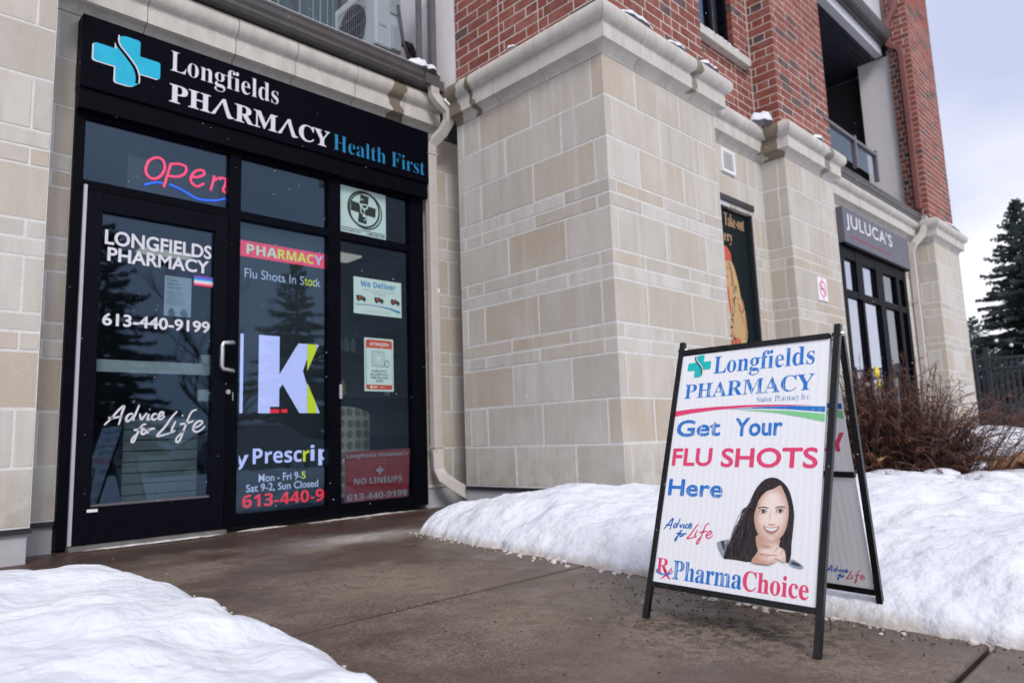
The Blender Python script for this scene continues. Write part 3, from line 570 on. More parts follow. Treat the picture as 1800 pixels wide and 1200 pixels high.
# front slice at the corner: thin end grain on even courses, part of a long block on odd courses
box('mortar_core', 4.139, 5.816, 3.072, 4.787, .11, 3.42, M['mortar'], p1)
base_strip(p1, 4.137, 5.82, 3.07, 4.79)
def jit_cuts(a, b, n): 
    c = [a+(b-a)*i/n for i in range(n+1)]; return [c[0]]+[x+R.uniform(-.03,.03) for x in c[1:-1]]+[c[-1]]
cornice_run(p1, 'x', 4.137, [3.07, 3.66, 4.20, 4.50, 4.79], 1, 0)
cornice_run(p1, 'y', 3.07, [4.137, 4.55, 5.0, 5.40, 5.82], 1, 1)
cornice_run(p1, 'y', 3.07, [4.60, 4.61], 0, 0) if False else None
# end return of the cornice on the right side of the pier
def cornice_right(parent, xr, y0, y1):
    mb = MB(); pr = PROF + [(-.2, 3.825), (-.2, 3.425)]; n = len(pr)
    for (p, z) in pr: mb.v.append((xr+p, y0-p, z))
    for (p, z) in pr: mb.v.append((xr+p, y1, z))
    for k in range(n): k2 = (k+1) % n; mb.f.append((k, n+k, n+k2, k2)); mb.m.append(0)
    mb.f += [tuple(range(n)), tuple(range(2*n-1, n-1, -1))]; mb.m += [0, 0]
    mb.build('cornice_stone', M['cast'], parent, smooth=True, sharp=32)
cornice_right(p1, 5.82, 3.07, 3.27)
# recessed wall with the side door
w1 = thing('stone_wall', 'narrow recessed stone wall with a small white vent and the take-out door', 'stone wall', (6.5, 3.35, 0))
stone_courses(w1, 'y', 3.35, 5.83, 7.295, lambda k: ([6.30, 6.98, 7.17] if k % 2 else [6.02, 6.66, 7.1]), openings=[(6.0, 7.02, 2.88)])
box('mortar_core', 5.8, 7.3, 3.3525, 3.5, 2.89, 3.42, M['mortar'], w1); box('mortar_core', 7.021, 7.3, 3.3525, 3.5, .11, 2.889, M['mortar'], w1); box('mortar_core', 5.8, 5.999, 3.3525, 3.5, .11, 2.889, M['mortar'], w1)
cornice_run(w1, 'y', 3.35, [5.82, 6.35, 6.85, 7.30], 0, -1)
p2 = thing('stone_pier', 'shallow stone pier carrying the no-smoking sign, left of the charcoal restaurant sign', 'stone pier', (7.3, 3.07, 0))
stone_courses(p2, 'x', 7.3, 3.07, 3.347, lambda k: ([3.17] if k % 4 == 0 else []), ends=[(3.07, True, .088), (3.16, False, TH)])
stone_courses(p2, 'y', 3.07, 7.392, 8.62, lambda k: ([7.74, 8.38] if k % 2 else [8.05, 8.53]), ends=[(7.39, False, TH), (7.3, True, .09-J/2)])
box('mortar_core', 7.3025, 8.617, 3.0725, 3.5, .11, 3.42, M['mortar'], p2); base_strip(p2, 7.3, 8.62, 3.07, 3.6)
cornice_run(p2, 'x', 7.3, [3.07, 3.35], 1, -1); cornice_run(p2, 'y', 3.07, [7.3, 7.75, 8.2, 8.62], 1, 1); cornice_right(p2, 8.62, 3.07, 3.27)
w2 = thing('stone_wall', 'stone shopfront wall around the restaurant windows under the charcoal sign', 'stone wall', (10.6, 3.35, 0))
stone_courses(w2, 'y', 3.35, 8.63, 12.69, lambda k: ([8.9+.645*i for i in range(7)] if k % 2 else [9.2+.645*i for i in range(6)]), openings=[(9.33, 11.98, 2.93)])
box('mortar_core', 8.6, 12.7, 3.3525, 3.5, 2.94, 3.42, M['mortar'], w2); box('mortar_core', 8.6, 9.329, 3.3525, 3.5, .11, 2.939, M['mortar'], w2); box('mortar_core', 11.981, 12.7, 3.3525, 3.5, .11, 2.939, M['mortar'], w2)
cornice_run(w2, 'y', 3.35, [8.62+.5*i for i in range(8)]+[12.55], 0, 0)
p3 = thing('stone_pier', 'stone pier at the far right corner of the building, below the tall brick pier', 'stone pier', (12.73, 3.07, 0))
stone_courses(p3, 'x', 12.73, 3.07, 3.6, lambda k: ([3.32] if k % 2 else [3.35]), ends=[(3.07, True, .088), (3.16, False, TH)])
stone_courses(p3, 'y', 3.07, 12.822, 14.25, lambda k: ([13.1, 13.75] if k % 2 else [13.4, 14.05]), ends=[(12.82, False, TH), (12.73, True, .09-J/2)])
box('mortar_core', 12.7325, 14.247, 3.0725, 5.0, .11, 3.42, M['mortar'], p3); base_strip(p3, 12.73, 14.25, 3.07, 5)
cornice_run(p3, 'x', 12.73, [3.07, 3.6], 1, 0); cornice_run(p3, 'y', 3.07, [12.73, 13.25, 13.75, 14.25], 1, 1); cornice_right(p3, 14.25, 3.07, 5.0)
w0 = thing('stone_wall', 'stone wall around the black pharmacy shopfront, with cornice and water stain', 'stone wall', (2.5, 5.1, 0))
stone_courses(w0, 'y', 5.1, -.6, 4.45, lambda k: ([-.30, .30, .99, 1.6, 2.3, 2.95, 3.6, 4.0] if k % 2 else [0, .66, 1.25, 1.9, 2.6, 3.3, 4.25]), openings=[(1.105, 3.932, 3.05)])
box('mortar_core', -.6, 4.6, 5.1025, 5.3, 3.1, 3.42, M['mortar'], w0); box('upper_backing', -.6, 4.6, 5.2, 5.3, 3.421, 3.82, M['dark'], w0); box('mortar_core', -.6, 1.104, 5.1025, 5.3, .11, 3.099, M['mortar'], w0); box('mortar_core', 3.933, 4.5, 5.1025, 5.3, .11, 3.099, M['mortar'], w0)
cornice_run(w0, 'y', 5.1, [-.4, .2, .85, 1.5, 2.13, 2.62, 3.18, 3.70, 4.13], 0, 0)
box('foundation', -.5, 1.098, 5.115, 5.3, -.12, .09, M['base'], w0); box('flashing', -.5, 1.10, 5.09, 5.3, .092, .122, M['flash'], w0)
box('foundation', 3.934, 4.6, 5.115, 5.3, -.12, .118, M['base'], w0)
p0 = thing('stone_pier', 'stone pier at the left edge of the picture, nearest the pharmacy door', 'stone pier', (.9, 4.8, 0))
stone_courses(p0, 'y', 4.8, -1.2, .925, lambda k: ([.82, .18, -.46] if k % 2 else [.28, -.36, -.9]) if True else [])
box('mortar_core', -1.2, .922, 4.8025, 5.08, .11, 3.42, M['mortar'], p0); base_strip(p0, -1.2, .925, 4.8, 5.09, -.14, .118)
cornice_run(p0, 'y', 4.8, [-1.2, -.6, 0, .5, .925], 0, 1)
# ================================================================== BRICK UPPER STOREYS
bp1 = thing('brick_pier', 'red brick upper pier above the middle stone pier, beside the balcony with the heat pump', 'brick pier', (4.14, 3.1, 3.82))
box('mortar_core', 4.143, 5.747, 3.103, 4.787, 3.80, 7.5, M['bmortar'], bp1)
brick_courses(bp1, [('x', 4.14, 3.1, 4.79, True, False, [3.715, 4.19]), ('y', 3.1, 4.14, 5.75, True, False, [5.235])], 3.805, 6.5)
bw = thing('brick_wall', 'recessed red brick wall with a dark window and stone sill', 'brick wall', (6.5, 3.38, 3.82))
box('mortar_core', 5.7, 7.34, 3.383, 3.6, 3.78, 4.60, M['bmortar'], bw); box('mortar_core', 6.99, 7.34, 3.383, 3.6, 4.601, 7.5, M['bmortar'], bw); box('mortar_core', 5.7, 6.05, 3.383, 3.6, 4.601, 7.5, M['bmortar'], bw)
brick_courses(bw, [('y', 3.38, 5.76, 7.335, False, False, [])], 3.805, 6.6, holes=[('y', 6.05, 6.97, 4.56, 9)])
wd = thing('window', 'dark framed upstairs window above the take-out door', 'window', (6.5, 3.5, 4.6))
mb = MB(); mb.box(6.06,6.12,3.44,3.52,4.62,6.6); mb.box(6.91,6.985,3.44,3.52,4.62,6.6); mb.box(6.121,6.909,3.44,3.52,4.62,4.69); mb.box(6.6,6.66,3.45,3.51,4.691,6.6); mb.build('frame', M['black'], wd)
box('pane', 6.12, 6.91, 3.485, 3.49, 4.69, 6.6, M['glass'], wd); box('blind', 6.0, 7.0, 3.62, 3.63, 4.6, 6.6, M['rail'], wd)
box('sill', 6.0, 7.2, 3.30, 3.45, 4.50, 4.60, M['cast'], wd, .008)
def lump(name, pts, w, h, label, parent=None, seed=0, cat='snow'):
    """ridge of settled snow lying along a ledge"""
    r = random.Random(seed); P = [Vector(p) for p in pts]; L_ = sum((P[i+1]-P[i]).length for i in range(len(P)-1)); n = max(6, int(L_/.035)); mb = MB(); m_ = 9
    ring = []
    for i in range(n+1):
        t = i/n*(len(P)-1); k = min(int(t), len(P)-2); c = P[k].lerp(P[k+1], t-k); d = (P[k+1]-P[k]).normalized(); s_ = d.cross(Vector((0,0,1)))
        e_ = math.sin(math.pi*min(1, max(.02, i/n)))**.5; hh = h*e_*(.65+.5*r.random()); ww = w*e_*(.8+.3*r.random()); off = r.uniform(-.1,.1)*w
        for j in range(m_):
            a = math.pi*j/(m_-1); mb.v.append(tuple(c+s_*(math.cos(a)*ww/2+off)+Vector((0,0,math.sin(a)*hh*(.9+.2*r.random())-.004))))
    for i in range(n):
        for j in range(m_-1): mb.f.append((i*m_+j, (i+1)*m_+j, (i+1)*m_+j+1, i*m_+j+1)); mb.m.append(0)
    mb.f += [tuple(range(m_)), tuple(range(n*m_, n*m_+m_))[::-1]]; mb.m += [0, 0]
    o = mb.build(name, M['snow'], parent, smooth=True)
    if not parent: tag(o, label, cat, 'patches of snow on ledges')
    return o
lump('snow_patch', [(6.05,3.36,4.60),(7.1,3.36,4.60)], .12, .05, 'thin snow lying on the stone sill of the upstairs window', seed=1)
lump('snow_patch', [(4.3,2.99,3.80),(4.75,2.99,3.80)], .10, .06, 'snow streak at the top of the middle pier cornice, nearest its corner', seed=2)
lump('snow_patch', [(4.95,2.99,3.80),(5.25,2.99,3.80)], .08, .045, 'small snow patch half way along the middle pier cornice', seed=3)
lump('snow_patch', [(5.45,2.98,3.80),(5.8,2.98,3.80)], .09, .05, 'snow patch at the right end of the middle pier cornice', seed=4)
lump('snow_patch', [(6.95,3.25,3.79),(7.27,3.16,3.82)], .18, .13, 'thick snow clump in the corner above the brown wet stain of the cornice', seed=5)
lump('snow_patch', [(7.95,2.99,3.80),(8.2,2.99,3.80)], .09, .07, 'small snow clump on the cornice of the second stone pier', seed=6)
lump('snow_patch', [(3.62,4.98,3.95),(4.06,4.9,3.93)], .2, .10, 'snow on the gutter end beside the beige downpipe', seed=7)
lump('snow_patch', [(13.1,2.99,3.80),(14.2,2.99,3.80)], .08, .04, 'thin snow on the cornice of the far right pier', seed=8)
lump('snow_patch', [(4.04,3.9,3.81),(4.04,4.0,3.81)], .06, .03, 'tiny snow fleck on the left side of the middle cornice', seed=9)
bp2 = thing('brick_pier', 'red brick upper pier in the middle right, with darker bricks and a pale joint', 'brick pier', (7.34, 3.1, 3.82))
box('mortar_core', 7.343, 8.787, 3.103, 3.9, 3.80, 7.5, M['bmortar'], bp2)
brick_courses(bp2, [('x', 7.34, 3.1, 3.378, True, False, []), ('y', 3.1, 7.34, 8.79, True, False, [8.25])], 3.805, 7.3)
bp3 = thing('brick_pier', 'tall red brick pier at the far right end of the building against the sky', 'brick pier', (12.8, 3.1, 3.82))
box('mortar_core', 12.803, 14.237, 3.103, 3.437, 3.80, 9.6, M['bmortar'], bp3); box('rear_return', 13.41, 14.237, 3.438, 5.0, 3.80, 9.6, M['bmortar'], bp3)
brick_courses(bp3, [('x', 12.8, 3.1, 3.44, True, False, []), ('y', 3.1, 12.8, 14.24, True, False, [])], 3.805, 9.5)
# ---- unseen dark box added behind the facades against light leaks
core = tag(box('leak_block_box', -8, 4.2, 9.2, 12, -.3, 9, M['dark']), 'dark box added behind the shop to stop light leaks', 'building', kind='structure')
# ================================================================== LEFT BALCONY ABOVE THE PHARMACY
bal = thing('balcony', 'balcony above the pharmacy with dark gutter edge, glass guard and sliding door', 'balcony', (2, 5, 3.9))
box('floor_slab', -2, 4.13, 4.95, 6.6, 3.83, 3.93, M['gutterend'], bal)
box('rear_wall', -2, 4.4, 6.6, 6.7, 3.9, 7.5, M['sidewhite'], bal); box('side_wall', 4.15, 4.25, 4.80, 6.6, 3.86, 7.5, M['sidewhite'], bal)
mb = MB()
for x in (2.55, 3.35, 3.98): mb.box(x, x+.09, 6.55, 6.6, 3.93, 6.4)
mb.box(2.55, 4.07, 6.54, 6.6, 6.4, 6.5); mb.build('door_frame', M['rail'], bal)
cg = plain('green_curtain', (.05,.085,.07), .8); mb = MB()
for i in range(60):
    x = 2.64+i*.0225; y = 6.585+.02*math.sin(i*1.7); mb.v += [(x, y, 3.95), (x, y, 6.4)]
    if i: mb.f.append((2*i-2, 2*i, 2*i+1, 2*i-1)); mb.m.append(0)
mb.build('curtain', cg, bal, smooth=True); box('pane', 2.64, 3.98, 6.545, 6.55, 3.95, 6.4, M['glass2'], bal)
for x in (.2, 2.05, 3.86, 4.0): 
    box('post', x, x+(.03 if x == 3.86 else .06), 4.97, 5.03, 3.93, 5.1, M['rail'], bal)
box('handrail', -1.5, 4.07, 4.965, 5.035, 5.1, 5.15, M['rail'], bal)
for x0, x1 in ((.27, 2.04), (2.12, 3.85)): box('guard_glass', x0, x1, 4.995, 5.003, 4.0, 5.09, M['glass2'], bal)
gut = thing('gutter', 'dark metal gutter over the pharmacy cornice', 'gutter', (2, 4.87, 3.8))
GP = [(0,0),(0,-.0),(-.075,0),(-.098,.025),(-.10,.05),(-.118,.075),(-.122,.115),(-.130,.125),(-.130,.142),(-.110,.142),(-.108,.12),(-.012,.12),(-.012,.138),(0,.138)]
def gutter_run(parent, x0, x1, yb, zb, mat, name='gutter_trough'):
    mb = MB(); n = len(GP); 
    for x in (x0, x1):
        for p, z in GP: mb.v.append((x, yb+p, zb+z))
    for k in range(n): k2 = (k+1) % n; mb.f.append((k, k2, n+k2, n+k)); mb.m.append(0)
    o = mb.build(name, mat, parent)
    mb = MB(); E_ = [(-.132,.142),(-.132,.11),(-.10,.04),(-.08,-.004),(0,-.004),(0,.142)]
    for x in (x1, x1+.006): mb.v += [(x, yb+p, zb+z) for p, z in E_]
    for k in range(6): k2 = (k+1) % 6; mb.f.append((k, k2, 6+k2, 6+k)); mb.m.append(0)
    mb.f += [tuple(range(6)), tuple(range(11, 5, -1))]; mb.m += [0, 0]; mb.build('end_cap', M['gutterend'], parent)
gutter_run(gut, -2, 3.93, 4.995, 3.795, M['gutter']); box('fascia_board', -2, 3.97, 5.0, 5.04, 3.80, 3.93, M['dark'], gut)
box('drip_edge', -2, 3.90, 4.86, 4.96, 3.938, 3.943, M['fascia'], gut); box('outlet_box', 3.84, 4.0, 4.858, 4.97, 3.80, 3.90, M['gutterend'], gut)
# heat pump
ac = thing('heat_pump', 'white outdoor heat pump unit standing on the balcony behind the gutter', 'heat pump', (3.56, 5.25, 3.95))
acw = plain('heat_pump_white', (.62,.66,.66), .4, var=.04); acg = plain('heat_pump_grey', (.45,.50,.50), .5)
box('stand', 3.6, 3.84, 5.3, 5.9, 3.93, 4.24, M['rail'], ac)
box('casing', 3.557, 3.86, 5.25, 5.99, 4.245, 4.92, acw, ac, .02)
mb = MB(); mb.tube([(3.5545, 5.66, 4.56), (3.548, 5.66, 4.56)], .25, 32); mb.build('fan_opening', M['black'], ac)
mb = MB()
for i in range(15): y = 5.42+i*.0345; mb.box(3.541, 3.545, y, y+.005, 4.29, 4.83)
for i in range(5): z = 4.30+i*.128; mb.box(3.5455, 3.549, 5.41, 5.92, z, z+.006)
mb.build('fan_grille', plain('grille_grey', (.30,.32,.33), .5), ac)
box('cover_plate', 3.73, 3.84, 5.225, 5.249, 4.25, 4.50, acg, ac, .008); box('valve_panel', 3.72, 3.84, 5.235, 5.249, 4.62, 4.90, acg, ac, .006)
box('badge', 3.60, 3.68, 5.2445, 5.2475, 4.45, 4.47, acg, ac)
MB().tube([(3.80,5.22,4.72),(3.81,5.2,4.55),(3.84,5.2,4.35),(3.9,5.21,4.2),(3.97,5.25,4.24),(3.96,5.3,4.36),(3.88,5.3,4.38)], .014, 8).build('cable', M['rail'], ac, smooth=True)
MB().tube([(3.86,5.3,4.40),(3.95,5.24,4.36),(4.0,5.22,4.25),(3.97,5.24,4.13),(3.9,5.28,4.05)], .035, 10).build('hose', M['black'], ac, smooth=True)
# ================================================================== DOWNPIPES
dp = thing('downpipe', 'beige downpipe running down beside the pharmacy shopfront with a bent foot', 'downpipe', (3.98, 4.99, 0))
MB().tube([(3.955,4.90,3.81),(3.96,4.90,3.72),(4.0,4.86,3.64),(4.07,4.83,3.57),(4.08,4.84,3.48),(4.05,4.90,3.38),(3.985,4.985,3.28),(3.982,4.995,3.20)], .04, rect=(.095,.07), up=(0,1,0)).build('swan_neck', M['pipe'], dp, bevel=.008)
MB().tube([(3.982,4.995,3.20),(3.982,4.995,.42)], .04, rect=(.095,.07), up=(0,1,0)).build('straight_length', M['pipe'], dp, bevel=.008)
MB().tube([(3.982,4.994,.43),(3.984,4.985,.26),(4.0,4.95,.19),(4.10,4.86,.12),(4.30,4.70,.0),(4.37,4.62,-.05)], .04, rect=(.10,.075), up=(0,0,1)).build('foot_elbow', M['pipe'], dp, bevel=.008) if False else \
MB().tube([(3.982,4.993,.44),(3.984,4.985,.27),(4.005,4.95,.20),(4.09,4.90,.13),(4.28,4.79,-.01),(4.34,4.75,-.05)], .04, rect=(.10,.075), up=(.3,1,.2)).build('foot_elbow', M['pipe'], dp, bevel=.008)
for z in (3.17, .46): box('joint_band', 3.928, 4.036, 4.954, 5.036, z, z+.014, M['pipe'], dp)
box('price_tag', 4.0, 4.026, 4.957, 4.959, 1.86, 1.895, M['white'], dp)
mb = MB()
for i in range(5): z = 3.30+i*.012; mb.box(3.934, 4.03, 4.95, 4.958, z, z+.005)
mb.build('crimp_ribs', M['pipe'], dp)
dp2 = thing('downpipe', 'beige downpipe on the restaurant wall next to the far right pier', 'downpipe', (12.3, 3.22, 0))
MB().tube([(12.66,3.14,3.84),(12.66,3.14,3.70),(12.50,3.16,3.52),(12.30,3.24,3.34),(12.28,3.28,3.22),(12.28,3.29,.1)], .04, rect=(.09,.07), up=(0,1,0)).build('pipe', M['pipe'], dp2)
for z in (1.1, 2.4): box('strap', 12.225, 12.335, 3.25, 3.345, z, z+.03, M['pipe'], dp2)
for nm, pts, lb in (('downpipe', [(12.74,3.40,7.06),(12.735,3.40,6.96),(12.74,3.34,6.90),(12.745,3.25,6.84),(12.75,3.225,6.70),(12.75,3.225,4.0)], 'red-brown downpipe on the side of the tall far right brick pier'),
                    ('downpipe', [(12.75,3.225,9.2),(12.75,3.225,7.75),(12.745,3.26,7.55),(12.74,3.38,7.34),(12.73,3.41,7.22)], 'upper red-brown downpipe section ending above the upper balcony gutter')):
    tag(MB().tube(pts, .04, rect=(.09,.085), up=(0,1,0)).build(nm, M['redpipe'], bevel=.01), lb, 'downpipe')
# ================================================================== RIGHT BALCONIES
b2 = thing('balcony', 'first-floor balcony above the restaurant sign with glass guard and dark gutter edge', 'balcony', (10.5, 3.2, 3.85))
box('floor_slab', 8.8, 12.79, 3.2, 6, 3.83, 3.90, M['gutterend'], b2)
for x in (9.62, 10.42): box('post', x, x+.06, 3.09, 3.15, 3.90, 4.34, M['rail'], b2)
box('handrail', 8.7, 10.49, 3.085, 3.155, 4.265, 4.31, M['rail'], b2) if False else None
q_ = [(8.62,9.62),(9.69,10.42)]
for a, b in q_: box('guard_glass', a+.01, b-.01, 3.117, 3.123, 3.93, 4.25, M['glass2'], b2); box('handrail', a, b, 3.09, 3.15, 4.26, 4.30, M['rail'], b2)
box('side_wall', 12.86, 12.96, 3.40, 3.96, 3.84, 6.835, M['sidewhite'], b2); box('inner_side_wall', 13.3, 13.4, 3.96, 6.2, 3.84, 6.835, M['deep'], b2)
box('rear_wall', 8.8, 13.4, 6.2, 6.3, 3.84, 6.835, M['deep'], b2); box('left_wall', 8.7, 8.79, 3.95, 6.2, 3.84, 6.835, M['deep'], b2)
box('wall_flashing', 12.55, 12.86, 3.35, 3.55, 3.90, 3.99, plain('blue_grey_flashing',(.10,.12,.15),.5), b2)
g2 = thing('gutter', 'dark metal gutter over the restaurant cornice', 'gutter', (10.7, 3.15, 3.72)); gutter_run(g2, 8.7, 12.68, 3.30, 3.72, M['gutter']); box('fascia_board', 8.7, 12.7, 3.301, 3.34, 3.70, 3.85, M['dark'], g2)
b3 = thing('balcony', 'second-floor balcony with dark slatted soffit and pale beam, at the top right', 'balcony', (11, 3.5, 6.9))
for i in range(28):
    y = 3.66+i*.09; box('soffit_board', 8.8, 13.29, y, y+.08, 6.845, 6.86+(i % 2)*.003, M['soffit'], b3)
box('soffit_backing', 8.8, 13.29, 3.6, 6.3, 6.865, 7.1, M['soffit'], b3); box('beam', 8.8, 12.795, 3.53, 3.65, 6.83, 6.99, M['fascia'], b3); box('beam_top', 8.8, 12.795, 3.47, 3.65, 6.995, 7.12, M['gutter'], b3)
box('upper_side_wall', 12.86, 12.96, 3.5, 4.2, 7.25, 9.5, M['sidewhite'], b3); box('wall_flashing', 12.70, 12.85, 3.42, 3.6, 7.14, 7.34, plain('blue_grey_flashing2',(.12,.14,.18),.5), b3)
box('floor_slab', 8.8, 13.3, 3.5, 6.3, 7.125, 7.2, M['gutterend'], b3)
g3 = thing('gutter', 'dark gutter along the edge of the upper right balcony', 'gutter', (11, 3.4, 7.0)); gutter_run(g3, 8.8, 12.74, 3.465, 7.03, M['gutter'])
lump('snow_patch', [(11.7,3.5,7.2),(12.3,3.5,7.2)], .2, .12, 'snow clump on the upper right balcony edge', seed=12)
# ================================================================== VENT, SIDE DOOR
vt = thing('wall_vent', 'small white louvred vent high on the recessed stone wall', 'vent', (6.53, 3.34, 3.25))
mb = MB(); mb.box(6.40,6.43,3.325,3.352,3.125,3.37); mb.box(6.645,6.675,3.325,3.352,3.125,3.37); mb.box(6.431,6.644,3.325,3.352,3.125,3.15); mb.box(6.431,6.644,3.325,3.352,3.345,3.37); mb.build('frame', M['white'], vt)
for i in range(9): z = 3.152+i*.0215; MB().add([(6.431,3.330,z),(6.644,3.330,z),(6.644,3.347,z+.013),(6.431,3.347,z+.013),(6.431,3.330,z+.010),(6.644,3.330,z+.010),(6.644,3.347,z+.017),(6.431,3.347,z+.017)], [(0,3,2,1),(4,5,6,7),(0,1,5,4),(2,3,7,6),(1,2,6,5),(3,0,4,7)]).build('louvre', M['white'], vt)
box('backing', 6.43, 6.645, 3.349, 3.3495, 3.15, 3.345, M['dark'], vt)
sd_ = thing('side_door', 'dark metal side door covered by the take-out and delivery poster', 'door', (6.5, 3.42, 0))
box('leaf', 6.03, 6.985, 3.40, 3.45, -.05, 2.80, M['black'], sd_); box('lintel', 5.99, 7.03, 3.33, 3.46, 2.815, 2.875, M['flash'], sd_)
box('jamb', 6.99, 7.02, 3.36, 3.45, -.05, 2.812, M['flash'], sd_); box('jamb', 5.995, 6.025, 3.36, 3.45, -.05, 2.812, M['flash'], sd_)
box('closer', 6.18, 6.52, 3.34, 3.395, 2.755, 2.805, M['steel'], sd_, .008)
dposter = NM('dark_green_poster', (.003,.010,.012), .5, spec=.08); dposter = dposter.m
tp = thing('door_poster', 'dark poster reading Take-out and delivery with an old playing-card figure holding a banner', 'poster', (6.5, 3.398, 1.8))
box('sheet', 6.05, 6.97, 3.395, 3.399, .2, 2.74, dposter, tp)
PLd = Plane((0, 3.394, 0), (1,0,0), (0,0,1)); org = plain('peach_print', (.62,.36,.20), .5); redp = plain('red_print', (.55,.07,.035), .5); ylw = plain('yellow_print', (.52,.33,.15), .5); brn = plain('brown_print', (.28,.10,.04), .5)
for a_ in ((serif('Take-out'), 6.475, 6.89, 2.585, 2.72), (serif('& Delivery'), 6.02, 6.615, 2.385, 2.535)): mb = MB(); put_text(mb, PLd, *a_, .001, offset=-.012); mb.build('lettering', org, tp)
mb = MB(); ms = [ylw, redp, brn, M['black2'], M['letter']]
poly(mb, PLd, smooth_pts([(6.28,2.22),(6.50,2.25),(6.60,2.16),(6.66,2.02),(6.70,1.85),(6.76,1.72),(6.78,1.5),(6.72,1.35),(6.66,1.2),(6.5,1.05),(6.2,1.1),(6.2,1.7),(6.24,2.0)], 4, True), .0008, 0)
poly(mb, PLd, [(6.25,2.18),(6.56,2.22),(6.55,2.30),(6.48,2.36),(6.3,2.36)], .0014, 1)
poly(mb, PLd, smooth_pts([(6.36,2.18),(6.47,2.19),(6.50,2.1),(6.46,1.99),(6.38,1.98),(6.34,2.08)], 4, True), .0016, 0)
for a in (((6.38,2.12),(6.43,2.13)),((6.45,2.13),(6.49,2.12)),((6.40,2.035),(6.46,2.03))): stroke(mb, PLd, [a[0], ((a[0][0]+a[1][0])/2, a[0][1]+.008), a[1]], .012, .0022, 3)
stroke(mb, PLd, [(6.50,2.2),(6.54,2.1),(6.55,1.98),(6.60,1.9)], .03, .002, 2)
for i, (a, b) in enumerate((((6.30,1.95),(6.36,1.45)),((6.36,1.97),(6.42,1.45)),((6.42,1.95),(6.47,1.4)))): poly(mb, PLd, [a, (a[0]+.035, a[1]), (b[0]+.035, b[1]), b], .0018, (1, 4, 1)[i])
poly(mb, PLd, [(6.40,1.45),(6.62,1.42),(6.60,1.2),(6.42,1.22)], .0018, 1)
for i in range(5): stroke(mb, PLd, [(6.44+i*.04,1.44),(6.45+i*.035,1.3),(6.45+i*.03,1.2)], .01, .0024, 0 if i % 2 else 2)
for i in range(7): stroke(mb, PLd, [(6.50+i*.030,1.98-i*.06),(6.56+i*.028,1.95-i*.06),(6.62+i*.022,1.98-i*.07)], .009, .0021, 2 if i % 2 else 1)
stroke(mb, PLd, smooth_pts([(6.72,1.84),(6.74,1.76),(6.69,1.70),(6.65,1.76)], 3), .02, .0024, 2); stroke(mb, PLd, [(6.76,1.7),(6.77,1.55),(6.72,1.42)], .014, .0024, 2)
poly(mb, PLd, [(6.36,1.40),(6.46,1.40),(6.66,2.00),(6.57,2.02)], .003, 0)
mb.build('card_figure', ms, tp)
bu = Vector((.2, 0, .61)).normalized(); mb = MB()
PLb = Plane((6.335, 3.3905, 1.22), (bu.x, 0, bu.z), (-bu.z, 0, bu.x)); put_text(mb, PLb, "JULUCA'S", .03, .80, -.055, .012, .001, offset=.01); mb.build('banner_lettering', M['black2'], tp)
ns = thing('no_smoking_sign', 'white no-smoking sign with pink ring on the second stone pier', 'sign', (7.97, 3.06, 2.04))
box('plate', 7.846, 8.098, 3.058, 3.067, 1.91, 2.178, M['white'], ns); PLn = Plane((0,3.0575,0),(1,0,0),(0,0,1)); pk = plain('pink_print', (.72,.05,.22), .5); mb = MB()
disc(mb, PLn, 7.972, 2.045, .088, .095, .001, 0, .80); poly(mb, PLn, [(7.90,2.09),(7.915,2.105),(8.045,2.0),(8.03,1.985)], .0014, 0); rect(mb, PLn, 7.92, 8.0, 2.035, 2.052, .001, 1); rect(mb, PLn, 8.005, 8.02, 2.035, 2.052, .001, 0); rect(mb, PLn, 7.95, 7.99, 1.925, 1.935, .001, 0); rect(mb, PLn, 7.95, 7.99, 2.155, 2.163, .001, 0)
mb.build('symbol', [pk, M['black2']], ns)
# ================================================================== RESTAURANT SHOPFRONT
js = thing('restaurant_shopfront', 'black framed restaurant windows and door under the charcoal sign on the right', 'shopfront', (10.6, 3.36, 0))
Y0, Y1 = 3.32, 3.40
def fb(parent, *a, nm='frame_bar', mat=None): box(nm, *a, mat or M['black'], parent)
for x0, x1 in ((9.335,9.45),(9.87,10.10),(10.62,10.90),(11.48,11.62),(11.85,11.975)): fb(js, x0, x1, Y0, Y1, 2.19, 2.88)
for x0, x1 in ((9.335,9.45),(9.985,10.06),(10.70,10.90),(11.48,11.62),(11.85,11.975)): fb(js, x0, x1, Y0, Y1, .0, 2.189)
for k, (x0, x1) in enumerate(((9.451,9.869),(10.101,10.619),(10.901,11.479),(11.621,11.849))):
    fb(js, x0, x1, Y0+.004, Y1, 2.70, 2.88); fb(js, x0, x1, Y0+.004, Y1, 2.19, 2.28); box('pane', x0+.001, x1-.001, 3.36, 3.366, 2.281, 2.699, M['glassj'] if k < 2 else M['glassk'], js)
for k, (x0, x1) in enumerate(((9.451,9.984),(10.061,10.699),(10.901,11.479),(11.621,11.849))):
    fb(js, x0, x1, Y0+.004, Y1, .0, .12); box('pane', x0+.001, x1-.001, 3.36, 3.366, .121, 2.188, M['glassj'] if k < 2 else M['glassk'], js)
box('curtain', 10.9, 11.6, 3.60, 3.62, .1, 2.75, plain('beige_curtain', (.30,.27,.23), .9), js)
box('push_bar', 9.46, 9.86, 3.30, 3.315, 1.02, 1.07, M['rail'], js)
box('interior', 9.2, 12.1, 5.0, 5.1, -.2, 3.3, M['dark'], js); box('interior_floor', 9.2, 12.1, 3.5, 5, -.1, -.05, M['dark'], js)
jsn = thing('restaurant_sign', "charcoal sign reading JULUCA'S in white with a red underline", 'sign', (10.7, 3.28, 3.1))
box('panel', 9.39, 12.04, 3.26, 3.345, 2.885, 3.362, M['jsign'], jsn, .004); PLj = Plane((0,3.259,0),(1,0,0),(0,0,1)); mb = MB()
